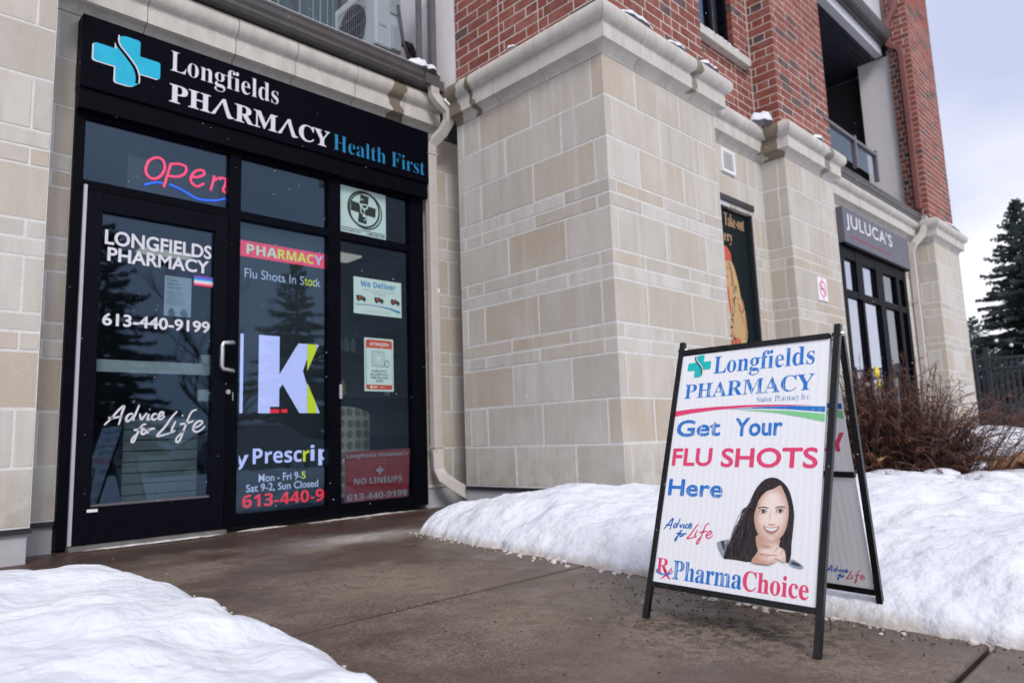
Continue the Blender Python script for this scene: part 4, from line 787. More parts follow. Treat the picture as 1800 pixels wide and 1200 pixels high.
put_text(mb, PLj, "JULUCA'S", 9.48, 11.27, 3.055, 3.30, .002, offset=.014, spacing=1.1); mb.build('lettering', M['letter'], jsn)
mb = MB(); rect(mb, PLj, 9.58, 11.20, 2.985, 2.998, .002); mb.build('underline', plain('dull_red', (.33,.03,.035), .5), jsn)
box('sign_soffit', 9.40, 12.03, 3.27, 3.345, 2.86, 2.884, M['black'], jsn)
st_ = tag(MB().tube([(10.35,3.355,1.23),(10.35,3.352,1.23)], .085, 20).build('window_sticker', plain('yellow_sticker', (.80,.62,.02), .5)), 'upper round yellow sticker on the restaurant window', 'sticker')
tag(MB().tube([(10.40,3.355,1.05),(10.40,3.352,1.05)], .075, 20).build('window_sticker', bpy.data.materials['yellow_sticker']), 'lower round yellow sticker on the restaurant window', 'sticker')
# ================================================================== PHARMACY SHOPFRONT
ph = thing('pharmacy_shopfront', 'black aluminium pharmacy shopfront with glazed door and side windows', 'shopfront', (2.5, 5.06, 0))
F0, F1_ = 5.055, 5.13
def pf(x0, x1, z0, z1, y0=F0): return box('frame_bar', x0, x1, y0, F1_, z0, z1, M['black'], ph)
pf(1.102,1.160,-.05,2.88); pf(2.118,2.205,-.03,2.715); pf(2.945,3.056,-.03,2.715); pf(3.775,3.925,-.03,2.88)
pf(1.161,3.774,2.716,2.88, F0+.003)
for a, b in ((1.161,2.117),(2.206,2.944),(3.057,3.774)): pf(a, b, 2.222, 2.285, F0+.003)
for a, b in ((2.206,2.944),(3.057,3.774)): pf(a, b, -.03, .052, F0-.004)
for a, b in ((1.161,2.117),): box('threshold', a, b, 5.00, F1_, -.062, -.036, plain('threshold_metal', (.16,.15,.15), .5, var=.3), ph)
box('sill_step', 1.10, 3.94, 4.99, 5.2, -.12, -.063, M['walk'], ph)
for a, b, z0, z1 in ((1.162,2.116,2.286,2.715),(2.207,2.943,2.286,2.715),(3.058,3.773,2.286,2.715),(2.207,2.943,.053,2.221),(3.058,3.773,.053,2.221)): box('pane', a, b, 5.09, 5.096, z0, z1, M['glass'], ph)
door = MB(); door.box(1.185,1.281,5.045,5.10,-.03,2.215); door.box(2.016,2.112,5.045,5.10,-.03,2.215); door.box(1.2815,2.0155,5.046,5.10,2.09,2.215); door.box(1.2815,2.0155,5.046,5.10,-.03,.19)
door = door.build('door', M['doorblk'], ph, bevel=.003)
box('pane', 1.282, 2.015, 5.078, 5.084, .191, 2.089, M['glass'], door)
box('glazing_bead', 1.282, 2.015, 5.060, 5.077, .191, .205, M['rail'], door)
MB().tube([(2.135,5.05,1.272),(2.135,4.985,1.272),(2.12,4.965,1.272),(2.055,4.965,1.262),(2.048,4.965,1.24),(2.048,4.965,1.10),(2.055,4.965,1.078),(2.12,4.965,1.068),(2.135,4.985,1.068),(2.135,5.05,1.068)], .0155, 10).build('handle', M['steel'], door, smooth=True)
MB().tube([(2.125,5.046,.922),(2.125,5.03,.922)], .017, 16).build('lock', M['steel'], door, smooth=True, sharp=40); box('lock_plate', 2.158, 2.164, 5.038, 5.044, .86, .92, M['steel'], door)
box('push_bar', 1.286, 2.03, 5.125, 5.15, 1.045, 1.125, plain('push_bar_grey', (.42,.47,.46), .35, .3), door); box('bar_end', 1.965, 2.03, 5.12, 5.16, 1.126, 1.19, bpy.data.materials['push_bar_grey'], door)
box('lock_box', 1.95, 2.02, 5.12, 5.15, .86, .94, bpy.data.materials['push_bar_grey'], door)
box('weather_strip', 1.163, 1.182, 5.03, 5.054, -.03, 2.245, M['strip'], ph)
box('doorbell', 3.035, 3.058, 5.036, 5.0505, .885, 1.0, M['strip'], ph, .003)
box('door_sticker', 1.262, 1.322, 5.0435, 5.045, .160, .178, M['white'], ph) 
# snow dusting along the threshold
for i, (a, b, y, z) in enumerate(((1.2,2.15,5.0,-.062),(2.2,2.6,5.03,-.06),(2.7,3.85,5.03,-.062))):
    lump('snow_line', [(a,y,z),(b,y,z)], .035, .012, ('thin line of snow along the foot of the pharmacy door','short line of snow under the window screen','thin line of snow under the right-hand shop window')[i], seed=30+i, cat='snow')
# ---- room behind the glass
rm = thing('shop_interior', 'dim shop interior seen through the pharmacy glass', 'room', (2.5, 6, 0))
inw = plain('interior_wall', (.10,.11,.115), .8, var=.2)
box('floor', -1, 6, 5.2, 9.1, -.10, -.04, plain('interior_floor', (.06,.06,.06), .5), rm); box('back_wall', -1, 6, 9.0, 9.1, -.04, 2.95, inw, rm); box('side_wall', -.1, 0, 5.35, 9, -.04, 2.95, inw, rm); box('side_wall', 5.2, 5.3, 5.35, 9, -.04, 2.95, inw, rm); box('ceiling', -1, 6, 5.35, 9.1, 2.9, 2.96, plain('interior_ceiling', (.30,.31,.32), .8), rm)
le = emis('ceiling_light_glow', (1, .96, .86), .32)
for x, y in ((2.2,7.1),(2.65,8.75),(.9,7.4),(4.3,7.6)): box('ceiling_light', x, x+.6, y, y+.35, 2.875, 2.897, le, rm)
mb = MB()
for i in range(8): mb.box(1.55, 2.0, 5.9, 5.92, .2+i*.075, .262+i*.075)
mb = None
lv = plain('louvre_grey', (.20,.24,.24), .6)
for i in range(8): box('cabinet_panel', 1.62, 2.14, 5.62, 5.64, .14+i*.078, .210+i*.078, lv, rm)
shf = thing('shelf_unit', 'dark shelf with white bottles behind the right-hand window', 'shelf', (3.9, 6.4, 0))
for z in (.6, 1.0, 1.45, 1.9): box('shelf_board', 3.5, 4.9, 6.35, 6.6, z, z+.02, plain('shelf_grey', (.07,.075,.08), .5) if z == .6 else bpy.data.materials['shelf_grey'], shf)
box('shelf_back', 3.5, 4.9, 6.6, 6.62, .0, 2.1, bpy.data.materials['shelf_grey'], shf)
bw_ = plain('bottle_white', (.55,.58,.56), .4)
bot = None
for i, (x, z) in enumerate(((3.86,1.47),(3.94,1.47),(4.02,1.47),(4.22,1.47),(4.30,1.47),(3.8,1.02),(3.9,1.02),(4.45,1.02))):
    b = MB().tube([(x,6.42,z),(x,6.42,z+.11),(x,6.42,z+.125),(x,6.42,z+.15)], [.032,.032,.015,.015], 10).build('bottle', bw_, smooth=True, sharp=35); tag(b, ('leftmost','second','third','fourth','rightmost')[i]+' small pale bottle on the upper dark shelf behind the right-hand window' if i < 5 else ('first','second','third')[i-5]+' small pale bottle on the lower dark shelf behind the right-hand window', 'bottle', 'pale bottles on the dark shelf')
yb = plain('yellow_boxes', (.45,.38,.02), .5)
for i in range(5): tag(box('carton', 3.55+i*.075, 3.61+i*.075, 6.38, 6.5, 1.022, 1.13, yb), ('leftmost','second','middle','fourth','rightmost')[i]+' yellow carton on the shelf behind the right-hand window', 'carton', 'yellow cartons on the shelf')
# armchair with dotted cover
ch = thing('armchair', 'pale armchair with round dots behind the right-hand window', 'armchair', (3.6, 5.75, 0))
q = NM('dotted_fabric', (.40,.38,.28), .8); vo = q.n('TexVoronoi'); vo.inputs['Scale'].default_value = 1; vo.inputs['Randomness'].default_value = .12; q.l(q.pos((11,.01,10), False), vo.inputs['Vector']); q.col(q.mix(q.g(vo.outputs['Distance'], .36, .42, 1, 0), (.46,.45,.35), (.22,.20,.15)))
mb = MB(); n_ = 9
for i in range(n_+1):
    t = i/n_; x = 3.22+.56*t; yy = 5.72+.05*(1-math.cos((t-.5)*2.2)); top = .865-.05*abs(t-.5)**2*4
    mb.v += [(x+.01*(1-2*t),yy,.05),(x,yy,top-.03),(x,yy+.03,top),(x,yy+.12,top-.02),(x,yy+.14,.05)]
for i in range(n_):
    for j in range(4): mb.f.append((i*5+j,(i+1)*5+j,(i+1)*5+j+1,i*5+j+1)); mb.m.append(0)
mb.f += [tuple(range(5)), tuple(range(n_*5, n_*5+5))[::-1]]; mb.m += [0,0]
mb.build('backrest', q.m, ch, smooth=True, sharp=50); box('seat', 3.25, 3.75, 5.87, 6.35, .25, .45, q.m, ch, .03)
for x in (3.2, 3.76): box('armrest', x, x+.07, 5.87, 6.35, .25, .6, q.m, ch, .02)
for x in (3.24, 3.72):
    for y in (5.8, 6.28): box('leg', x, x+.04, y, y+.04, -.04, .26, M['black'], ch)
# ---- LED window screen
scr = thing('led_screen', 'lit text screen behind the middle window with a large white K', 'screen', (2.57, 5.13, 1.1))
box('panel', 2.215, 3.0, 5.128, 5.15, .08, 2.20, plain('screen_dark', (.022,.027,.028), .6), scr)
q = NM('led_white', (.02,.02,.02), .5); gm = q.n('NewGeometry'); sx = q.n('SeparateXYZ'); q.l(gm.outputs['Position'], sx.inputs[0])
cellx = q.op('ABSOLUTE', q.op('SUBTRACT', q.op('FRACT', q.mul(sx.outputs[0], 110)), .5)); cellz = q.op('ABSOLUTE', q.op('SUBTRACT', q.op('FRACT', q.mul(sx.outputs[2], 110)), .5)); dm = q.op('MAXIMUM', cellx, cellz)
q.b.inputs['Emission Color'].default_value = (.62,.66,1.15,1); q.l(q.g(dm, .36, .5, 1.0, .55), q.b.inputs['Emission Strength']); LW = q.m
LY = emis('led_yellow', (.62,.72,.02), .95); LR = emis('led_red', (.85,.02,.04), 1.0); LP = emis('led_pink_band', (.80,.035,.10), .95); LWs = emis('led_soft_white', (.48,.55,.80), .85); LG = emis('led_pale_green', (.50,.72,.55), .9)
PS = Plane((0, 5.1275, .525*(1-1.0104)), (1,0,0), (0,0,1)); PS.U = PS.U*1.0104; PS.V = PS.V*1.0104
mb = MB(); rect(mb, PS, 2.214, 2.915, 1.945, 2.068, .001); mb.build('red_band', LP, scr)
for s_, a, b, mt in (('PHA',2.262,2.505,LG),('RMAC',2.512,2.818,LY),('Y',2.822,2.902,LWs)): mb = MB(); put_text(mb, PS, sansb(s_), a, b, 1.968, 2.045, .002); mb.build('lettering', mt, scr)
mb = MB(); put_text(mb, PS, 'Flu Shots In S', 2.250, 2.735, 1.785, 1.856, .001, offset=-.004); mb.build('lettering', LWs, scr); mb = MB(); put_text(mb, PS, 'k', 2.842, 2.879, 1.787, 1.854, .001); mb.build('lettering', LWs, scr)
mb = MB(); put_text(mb, PS, 'toc', 2.741, 2.838, 1.787, 1.845, .001); mb.build('lettering', LY, scr)
mb = MB(); rect(mb, PS, 2.226, 2.250, .772, 1.358); poly(mb, PS, [(2.368,.772),(2.368,1.358),(2.533,1.358),(2.533,1.065),(2.690,1.315),(2.765,1.315),(2.765,1.20),(2.728,1.10),(2.765,.985),(2.765,.772),(2.700,.772),(2.560,.992),(2.533,.955),(2.533,.82),(2.46,.82),(2.46,.772)], .001)
poly(mb, PS, [(2.846,1.315),(2.868,1.315),(2.846,1.275)], .001); poly(mb, PS, [(2.846,.772),(2.875,.772),(2.846,.84)], .001); mb.build('large_letter', LW, scr)
mb = MB(); poly(mb, PS, [(2.766,1.315),(2.845,1.315),(2.845,1.27),(2.766,1.10)], .001); poly(mb, PS, [(2.766,1.01),(2.845,.84),(2.845,.772),(2.766,.772)], .001); mb.build('yellow_bar', LY, scr)
mb = MB(); rect(mb, PS, 2.46, 2.533, .772, .802, .0012); rect(mb, PS, 2.55, 2.60, .775, .802, .0018); mb.build('red_bar', LR, scr)
for a_ in ((sansb('y'), 2.20, 2.30, .365, .470, .001, 0, 0, 1, 0, (2.228, 2.31)), (sansb('Presc'), 2.332, 2.722, .400, .513, .001), (sansb('ip'), 2.795, 2.975, .365, .525, .001, 0, 0, 1, 0, (2.79, 2.912))): mb = MB(); put_text(mb, PS, *a_); mb.build('lettering', LW, scr)
mb = MB(); put_text(mb, PS, sansb('r'), 2.732, 2.785, .400, .486, .001); mb.build('lettering', LY, scr)
for a_ in (('Mon - Fri 9-', 2.378, 2.715, .268, .327), ('Sat 9-2, Sun Closed', 2.285, 2.862, .193, .257)): mb = MB(); put_text(mb, PS, *a_, .001, offset=.012); mb.build('lettering', LWs, scr)
mb = MB(); put_text(mb, PS, '5', 2.72, 2.755, .272, .325, .001, offset=.008); mb.build('lettering', LY, scr)
mb = MB(); put_text(mb, PS, sansb('613-440-9'), 2.258, 2.912, .093, .184, .001); mb.build('lettering', LR, scr)
# ---- neon sign
ne = thing('neon_open_sign', 'red script Open neon sign with blue wave in the window over the door', 'neon sign', (1.83, 5.13, 2.45))
nr = emis('neon_red', (1.0,.03,.12), 1.3); nb = emis('neon_blue', (.0,.10,1.0), 1.5); dn = plain('unlit_tube', (.25,.12,.16), .3)
for i, s_ in enumerate(NEON): MB().tube([(x, 5.135, z) for x, z in smooth_pts(s_, 5)], .0088, 8).build('tube', nr if i != 1 else nr, ne, smooth=True)
for s_ in NEONB: MB().tube([(x, 5.14, z) for x, z in smooth_pts(s_, 5)], .0065, 8).build('wave_tube', nb, ne, smooth=True)
box('backing_plate', 1.45, 2.09, 5.16, 5.165, 2.30, 2.56, M['glass2'], ne)
# ---- vinyl lettering on the door glass
PD = Plane((0, 5.0775, 0), (1,0,0), (0,0,1))
dl = thing('door_lettering', 'white vinyl pharmacy name, phone number and slogan on the door glass', 'lettering', (1.65, 5.077, 1.5))
mb = MB(); put_bold(mb, PD, 'LONGFIELDS', 1.306, 2.002, 1.880, 1.982, .0015, d=.0018); mb.build('shop_name', M['letter'], dl)
mb = MB(); put_bold(mb, PD, 'PHARMACY', 1.325, 1.985, 1.770, 1.866, .0015, d=.0018); mb.build('shop_name', M['letter'], dl)
mb = MB(); put_bold(mb, PD, '613-440-9199', 1.310, 2.002, 1.340, 1.425, .0015, d=.0018); mb.build('phone_number', M['letter'], dl)
mb = MB()
for s_ in ADV+LIF: stroke(mb, PD, s_, .0145, .0015)
mb.build('slogan', M['letter'], dl)
pp = thing('poster', 'white poster headed Travel Vaccine Consults inside the door glass', 'poster', (1.78, 5.09, 1.58)); papr = plain('poster_paper', (.42,.50,.54), .6); gryt = plain('grey_print', (.16,.20,.24), .6)
box('sheet', 1.692, 1.873, 5.092, 5.0935, 1.445, 1.726, papr, pp); PQ = Plane((0,5.0915,0),(1,0,0),(0,0,1)); mb = MB()
for i, t in enumerate(('Travel','Vaccine','Consults!')): put_text(mb, PQ, t, 1.704, 1.704+.075+.013*i, 1.690-i*.026, 1.708-i*.026, .0006, offset=.02)
for i in range(9): rect(mb, PQ, 1.705, 1.79+R.uniform(-.01,.04), 1.617-i*.0115, 1.620-i*.0115, .0006)
poly(mb, PQ, smooth_pts([(1.72,1.45),(1.725,1.49),(1.745,1.50),(1.76,1.48),(1.765,1.45)], 3, True), .0006); poly(mb, PQ, smooth_pts([(1.81,1.45),(1.80,1.48),(1.825,1.50),(1.845,1.48),(1.85,1.45)], 3, True), .0006); mb.build('print', gryt, pp)
fl = thing('flag_sticker', 'small striped pride flag sticker on the door glass', 'sticker', (1.95, 5.076, 1.71)); PF = Plane((0,5.0765,0),(1,0,0),(0,0,1))
for i, c in enumerate(((.22,.06,.42),(.02,.16,.62),(.10,.45,.75),(.80,.72,.70),(.78,.35,.50),(.70,.03,.14))): mb = MB(); rect(mb, PF, 1.883, 2.015, 1.738-i*.0122, 1.750-i*.0122, .0005); mb.build('stripe', plain('flag_stripe_%d' % i, c, .5), fl)
# ---- window posters
PW = Plane((0, 5.0868, 0), (1,0,0), (0,0,1)); mint = plain('mint_paper', (.42,.58,.56), .5); blk = plain('poster_black', (.012,.02,.022), .5); rdp = plain('brick_red_print', (.42,.06,.035), .5)
oc = thing('regulator_decal', 'mint square decal with black pharmacy cross and cup in a ring, top right window', 'poster', (3.3, 5.088, 2.5))
box('sheet', 3.071, 3.532, 5.087, 5.0885, 2.297, 2.705, mint, oc); mb = MB()
disc(mb, PW, 3.305, 2.53, .165, .165, .002, 0, .90, 48); disc(mb, PW, 3.325, 2.518, .168, .165, .0018, 0, .93, 48)
cx, cz = 3.30, 2.53; ra = math.radians(-6)
cpts = [(-.042,.125),(.042,.125),(.042,.042),(.125,.042),(.125,-.042),(.042,-.042),(.042,-.125),(-.042,-.125),(-.042,-.042),(-.125,-.042),(-.125,.042),(-.042,.042)]
poly(mb, PW, [(cx+x*math.cos(ra)-y*math.sin(ra), cz+x*math.sin(ra)+y*math.cos(ra)) for x, y in cpts], .0025, 0)
poly(mb, PW, smooth_pts([(3.272,2.575),(3.345,2.575),(3.338,2.54),(3.315,2.522),(3.312,2.49),(3.335,2.465),(3.29,2.465),(3.305,2.49),(3.303,2.522),(3.28,2.54)], 3, True), .0032, 1)
stroke(mb, PW, [(3.30,2.43),(3.33,2.45),(3.30,2.48),(3.275,2.50),(3.27,2.55),(3.255,2.59),(3.275,2.615),(3.30,2.61)], .010, .004, 1)
poly(mb, PW, smooth_pts([(3.285,2.565),(3.333,2.565),(3.326,2.548),(3.31,2.54),(3.295,2.545)], 3, True), .004, 0)
rect(mb, PW, 3.08, 3.52, 2.336, 2.341, .002, 0); put_text(mb, PW, 'www.ocpinfo.com', 3.08, 3.27, 2.308, 2.328, .002, offset=.02); put_text(mb, PW, '1-800-220-1921', 3.33, 3.52, 2.308, 2.328, .002, offset=.02); mb.build('emblem', [blk, mint], oc)
wdv = thing('poster', 'We Deliver poster with three small vans on the right-hand window', 'poster', (3.44, 5.088, 1.77)); box('sheet', 3.199, 3.688, 5.087, 5.0885, 1.610, 1.925, mint, wdv)
mb = MB(); put_text(mb, PW, sansb('We Deliver'), 3.265, 3.625, 1.848, 1.903, .0015, 0); put_text(mb, PW, 'Ask Our Pharmacy Team', 3.29, 3.61, 1.812, 1.830, .0015, 1); put_text(mb, PW, 'for Details', 3.39, 3.52, 1.790, 1.806, .0015, 1)
mb2 = MB()
for x in (3.225, 3.405, 3.575):
    rect(mb2, PW, x, x+.06, 1.728, 1.768, .0015, 0); poly(mb2, PW, [(x+.062,1.728),(x+.062,1.76),(x+.08,1.76),(x+.094,1.742),(x+.094,1.728)], .0015, 0); disc(mb2, PW, x+.02, 1.724, .009, .010, .002, 0, n=12); disc(mb2, PW, x+.075, 1.724, .009, .010, .002, 0, n=12); rect(mb2, PW, x+.018, x+.045, 1.74, 1.757, .002, 1)
blu = plain('poster_blue', (.01,.20,.42), .5); pgr = plain('poster_grey', (.28,.30,.36), .5); ppl = plain('poster_purple', (.18,.12,.35), .5)
mb.build('lettering', [blu, pgr], wdv); mb2.build('vans', [blk, rdp], wdv)
mb = MB(); poly(mb, PW, [(3.215,1.690),(3.35,1.697),(3.45,1.695),(3.45,1.690),(3.35,1.691),(3.215,1.683)], .0015, 0); poly(mb, PW, [(3.45,1.696),(3.57,1.686),(3.67,1.667),(3.67,1.645),(3.56,1.675),(3.45,1.688)], .0015, 1)
put_text(mb, PW, serif('Longfields Rx'), 3.30, 3.57, 1.622, 1.658, .0015, 2, offset=-.02); mb.build('ribbon', [ppl, blu, plain('poster_faint', (.36,.47,.48), .5)], wdv)
at = thing('poster', 'ATTENTION narcotics safe poster with red header on the right-hand window', 'poster', (3.45, 5.088, 1.18)); box('sheet', 3.299, 3.594, 5.087, 5.0885, .956, 1.410, mint, at)
mb = MB()
def rrect(mb, pl, u0, u1, v0, v1, r, h, mi, top=True, bot=True):
    P = []
    for (cx_, cy_, t0, on) in ((u1-r, v1-r, 0, top), (u0+r, v1-r, 90, top), (u0+r, v0+r, 180, bot), (u1-r, v0+r, 270, bot)):
        if on: P += [(cx_+r*math.cos(math.radians(t0+i*22.5)), cy_+r*math.sin(math.radians(t0+i*22.5))) for i in range(5)]
        else: P.append({0:(u1,v1),90:(u0,v1),180:(u0,v0),270:(u1,v0)}[t0])
    poly(mb, pl, P, h, mi)
rrect(mb, PW, 3.314, 3.580, 1.325, 1.395, .02, .0015, 0, True, False); rrect(mb, PW, 3.314, 3.580, .972, 1.010, .02, .0015, 0, False, True); rrect(mb, PW, 3.314, 3.580, .972, 1.395, .02, .001, 1); 
put_text(mb, PW, sansb('ATTENTION'), 3.352, 3.543, 1.345, 1.372, .003, 2)
rrect(mb, PW, 3.317, 3.577, 1.011, 1.324, .002, .002, 3)
rrect(mb, PW, 3.372, 3.50, 1.165, 1.300, .02, .0026, 1); rrect(mb, PW, 3.376, 3.496, 1.169, 1.296, .018, .0032, 3); rrect(mb, PW, 3.388, 3.485, 1.18, 1.285, .012, .0038, 1); rrect(mb, PW, 3.391, 3.482, 1.183, 1.282, .010, .0044, 3); rrect(mb, PW, 3.408, 3.465, 1.20, 1.265, .004, .005, 1); rrect(mb, PW, 3.411, 3.462, 1.203, 1.262, .003, .0056, 3)
disc(mb, PW, 3.523, 1.195, .026, .030, .006, 1); disc(mb, PW, 3.523, 1.195, .022, .026, .0066, 3); stroke(mb, PW, [(3.523,1.195),(3.53,1.21),(3.535,1.225)], .005, .007, 1)
for i, t in enumerate(('NARCOTICS','SECURED IN A','TIME-DELAYED','SAFE')): hw = (.075,.090,.092,.036)[i]; put_text(mb, PW, t, 3.447-hw, 3.447+hw, 1.118-i*.028, 1.137-i*.028, .003, 1, offset=.012)
put_text(mb, PW, 'SAFE STORE', 3.385, 3.42, .984, .996, .003, 2) if False else rect(mb, PW, 3.383, 3.425, .992, .997, .003, 2); rect(mb, PW, 3.383, 3.42, .984, .988, .003, 2); rect(mb, PW, 3.45, 3.50, .989, .993, .003, 2); disc(mb, PW, 3.366, .991, .010, .012, .003, 2)
mb.build('print', [rdp, blk, plain('poster_white', (.62,.68,.66), .5), mint], at)
nl = thing('poster', 'red NO LINEUPS pharmacy poster at the foot of the right-hand window', 'poster', (3.43, 5.1, .25)); dred = plain('dull_red_sheet', (.34,.035,.035), .55, var=.1); dwh = plain('dull_white_print', (.42,.44,.46), .5); dpk = plain('faint_pink_print', (.34,.16,.16), .5)
PX = Plane((0, 5.0980, 0), (1,0,0), (0,0,1)); mb = MB(); mb.add([(3.110,5.099,.055),(3.736,5.099,.055),(3.769,5.099,.465),(3.118,5.099,.458),(3.110,5.101,.055),(3.736,5.101,.055),(3.769,5.101,.465),(3.118,5.101,.458)], [(0,1,2,3),(7,6,5,4),(0,4,5,1),(1,5,6,2),(2,6,7,3),(3,7,4,0)]); mb.build('sheet', dred, nl)
mb = MB(); put_text(mb, PX, sansb('Longfields PHARMACY'), 3.13, 3.752, .398, .440, .001, 0)
put_text(mb, PX, 'All Insurance Plans Accepted - Direct Billing - Free Prescription Transfer', 3.13, 3.75, .368, .385, .001, 1); put_text(mb, PX, 'Curbside Pickup - Unique Personalized Service - Friendly Staff', 3.13, 3.75, .342, .359, .001, 1)
put_text(mb, PX, sansb('NO LINEUPS'), 3.20, 3.675, .190, .240, .001, 0); put_text(mb, PX, sansb('613-440-9199'), 3.135, 3.725, .065, .118, .001, 0); P_ = cross_pts(3.415, 3.485, .262, .328); poly(mb, PX, P_, .001, 0); stroke(mb, PX, [(3.44,.325),(3.45,.30),(3.462,.265)], .004, .002, 2)
mb.build('print', [dwh, dpk, dred], nl)
# ---- fascia sign
sg = thing('pharmacy_sign', 'long black pharmacy fascia sign with cyan cross over the shopfront', 'sign', (2.5, 4.98, 3.1))
box('panel', 1.098, 3.941, 4.972, 5.098, 2.878, 3.378, M['signblk'], sg, .003); box('lower_return', 1.10, 3.935, 4.990, 5.052, 2.74, 2.877, M['black'], sg)
PG = Plane((0, 4.9715, 0), (1,0,0), (0,0,1)); mb = MB()
cross_logo(mb, PG, 1.165, 1.578, 2.965, 3.312, .004, 0, 1, 2, arm=.36, lw=.045); mb.build('cross_logo', [M['cyan'], M['letter'], M['signblk']], sg)
mb = MB(); put_text(mb, PG, serif('Longfields'), 1.645, 2.452, 3.128, 3.325, .006, offset=-.0095, thick=.005); mb.build('lettering', M['letter'], sg)
mb = MB(); put_text(mb, PG, serif('PH')+chr(0x1D6B2)+serif('RM')+chr(0x1D6B2)+serif('CY'), 1.643, 2.905, 2.938, 3.082, .006, offset=.004, thick=.005); mb.build('lettering', M['letter'], sg)
mb = MB(); put_text(mb, PG, serif('Health First'), 2.940, 3.885, 2.942, 3.078, .004, offset=-.0135, thick=.003); mb.build('lettering', M['cyantext'], sg)
# ================================================================== SANDWICH BOARD
A1, A2 = Vector((2.203,1.582,-.148)), Vector((2.158,.945,-.150)); TT1, TT2 = Vector((2.508,1.537,.868)), Vector((2.466,.908,.854)); BB1, BB2 = Vector((2.737,1.574,-.142)), Vector((2.692,.937,-.155))
sb = thing('sandwich_board', 'white flu shots sandwich board on black metal legs standing on the walk', 'sandwich board', (2.45, 1.25, -.15))
lt = .021
for a, b in ((A1,TT1),(A2,TT2)): MB().tube([a-(b-a)*.0, b+(b-a)*.012], .01, rect=(lt,lt), up=(0,1,0)).build('leg', M['frameblk'], sb, bevel=.002)
sh_ = Vector((.018,0,-.01))
for a, b in ((BB1,TT1),(BB2,TT2)): MB().tube([a, b+Vector((.022,0,-.02))], .01, rect=(lt,lt), up=(0,1,0)).build('leg', M['frameblk'], sb, bevel=.002)
for b in (TT1, TT2): MB().tube([b+Vector((.0,-.02,-.02)), b+Vector((.0,.02,-.02))], .008, 10).build('hinge_bolt', M['steel'], sb, smooth=True)
PA = Plane(A1, A2-A1, TT1-A1); PB = Plane(BB1, BB2-BB1, TT1+Vector((.022,0,-.02))-BB1); WW = .6388
def bar(pl, u0, v0, u1, v1, nm='rail', t=.02, h=0): MB().tube([pl.p(u0,v0,h), pl.p(u1,v1,h)], .01, rect=(t,t*.8), up=tuple(pl.n)).build(nm, M['frameblk'], sb)
bar(PA, .01, 1.030, WW-.012, 1.021); bar(PA, .01, .131, WW-.01, .131)
bar(PB, .01, 1.0, WW-.01, 1.0); bar(PB, .01, .523, WW-.01, .523); bar(PB, .01, .108, WW-.01, .108)
q = NM('corrugated_plastic', (.86,.87,.90), .45); gm = q.n('NewGeometry'); 
dt = q.n('VectorMath', operation='DOT_PRODUCT'); q.l(gm.outputs['Position'], dt.inputs[0]); dt.inputs[1].default_value = tuple(PA.U*260)
wv = q.op('SINE', dt.outputs['Value']); q.col(q.mix(q.g(wv,-1,1), (.855,.865,.90), (.88,.89,.915))); q.bump(wv, .08, .002); cor = q.m
def panel(pl, u0, u1, v0, v1, nm):
    mb = MB(); P = [pl.p(u,v,h) for h in (.003,-.003) for u,v in ((u0,v0),(u1,v0),(u1,v1),(u0,v1))]; mb.add(P, [(0,1,2,3),(7,6,5,4),(0,4,5,1),(1,5,6,2),(2,6,7,3),(3,7,4,0)]); return mb.build(nm, cor, sb)
fp = panel(PA, .012, WW-.012, .14, 1.014, 'front_panel'); bp_ = panel(PB, .012, WW-.012, .118, .99, 'back_panel')
def worn(name, c, amt=.5):
    q = NM(name, c, .5); d1 = q.n('VectorMath', operation='DOT_PRODUCT'); gm = q.n('NewGeometry'); q.l(gm.outputs['Position'], d1.inputs[0]); d1.inputs[1].default_value = tuple(PA.U); sxx = q.n('SeparateXYZ'); q.l(gm.outputs['Position'], sxx.inputs[0]); cb = q.n('CombineXYZ'); q.l(q.mul(d1.outputs['Value'], 150), cb.inputs[0]); q.l(q.mul(sxx.outputs[2], 16), cb.inputs[1])
    tn = q.n('TexNoise'); tn.inputs['Scale'].default_value = 1; tn.inputs['Detail'].default_value = 3; q.l(cb.outputs[0], tn.inputs['Vector']); bigm = q.noise(4.5, 2, rnd=False)
    q.col(q.mix(q.mul(q.g(tn.outputs[0], .52, .60, 0, amt), q.g(bigm, .40, .56, .2, 1)), c, (.72,.74,.80))); return q.m
BLp = worn('worn_blue_print', (.0,.17,.58), .5); RDp = plain('pink_red_print', (.78,.05,.17), .5); GRp = plain('green_print', (.22,.62,.28), .5); BLs = plain('blue_print', (.0,.13,.50), .5); TLp = plain('teal_print', (.0,.50,.48), .5)
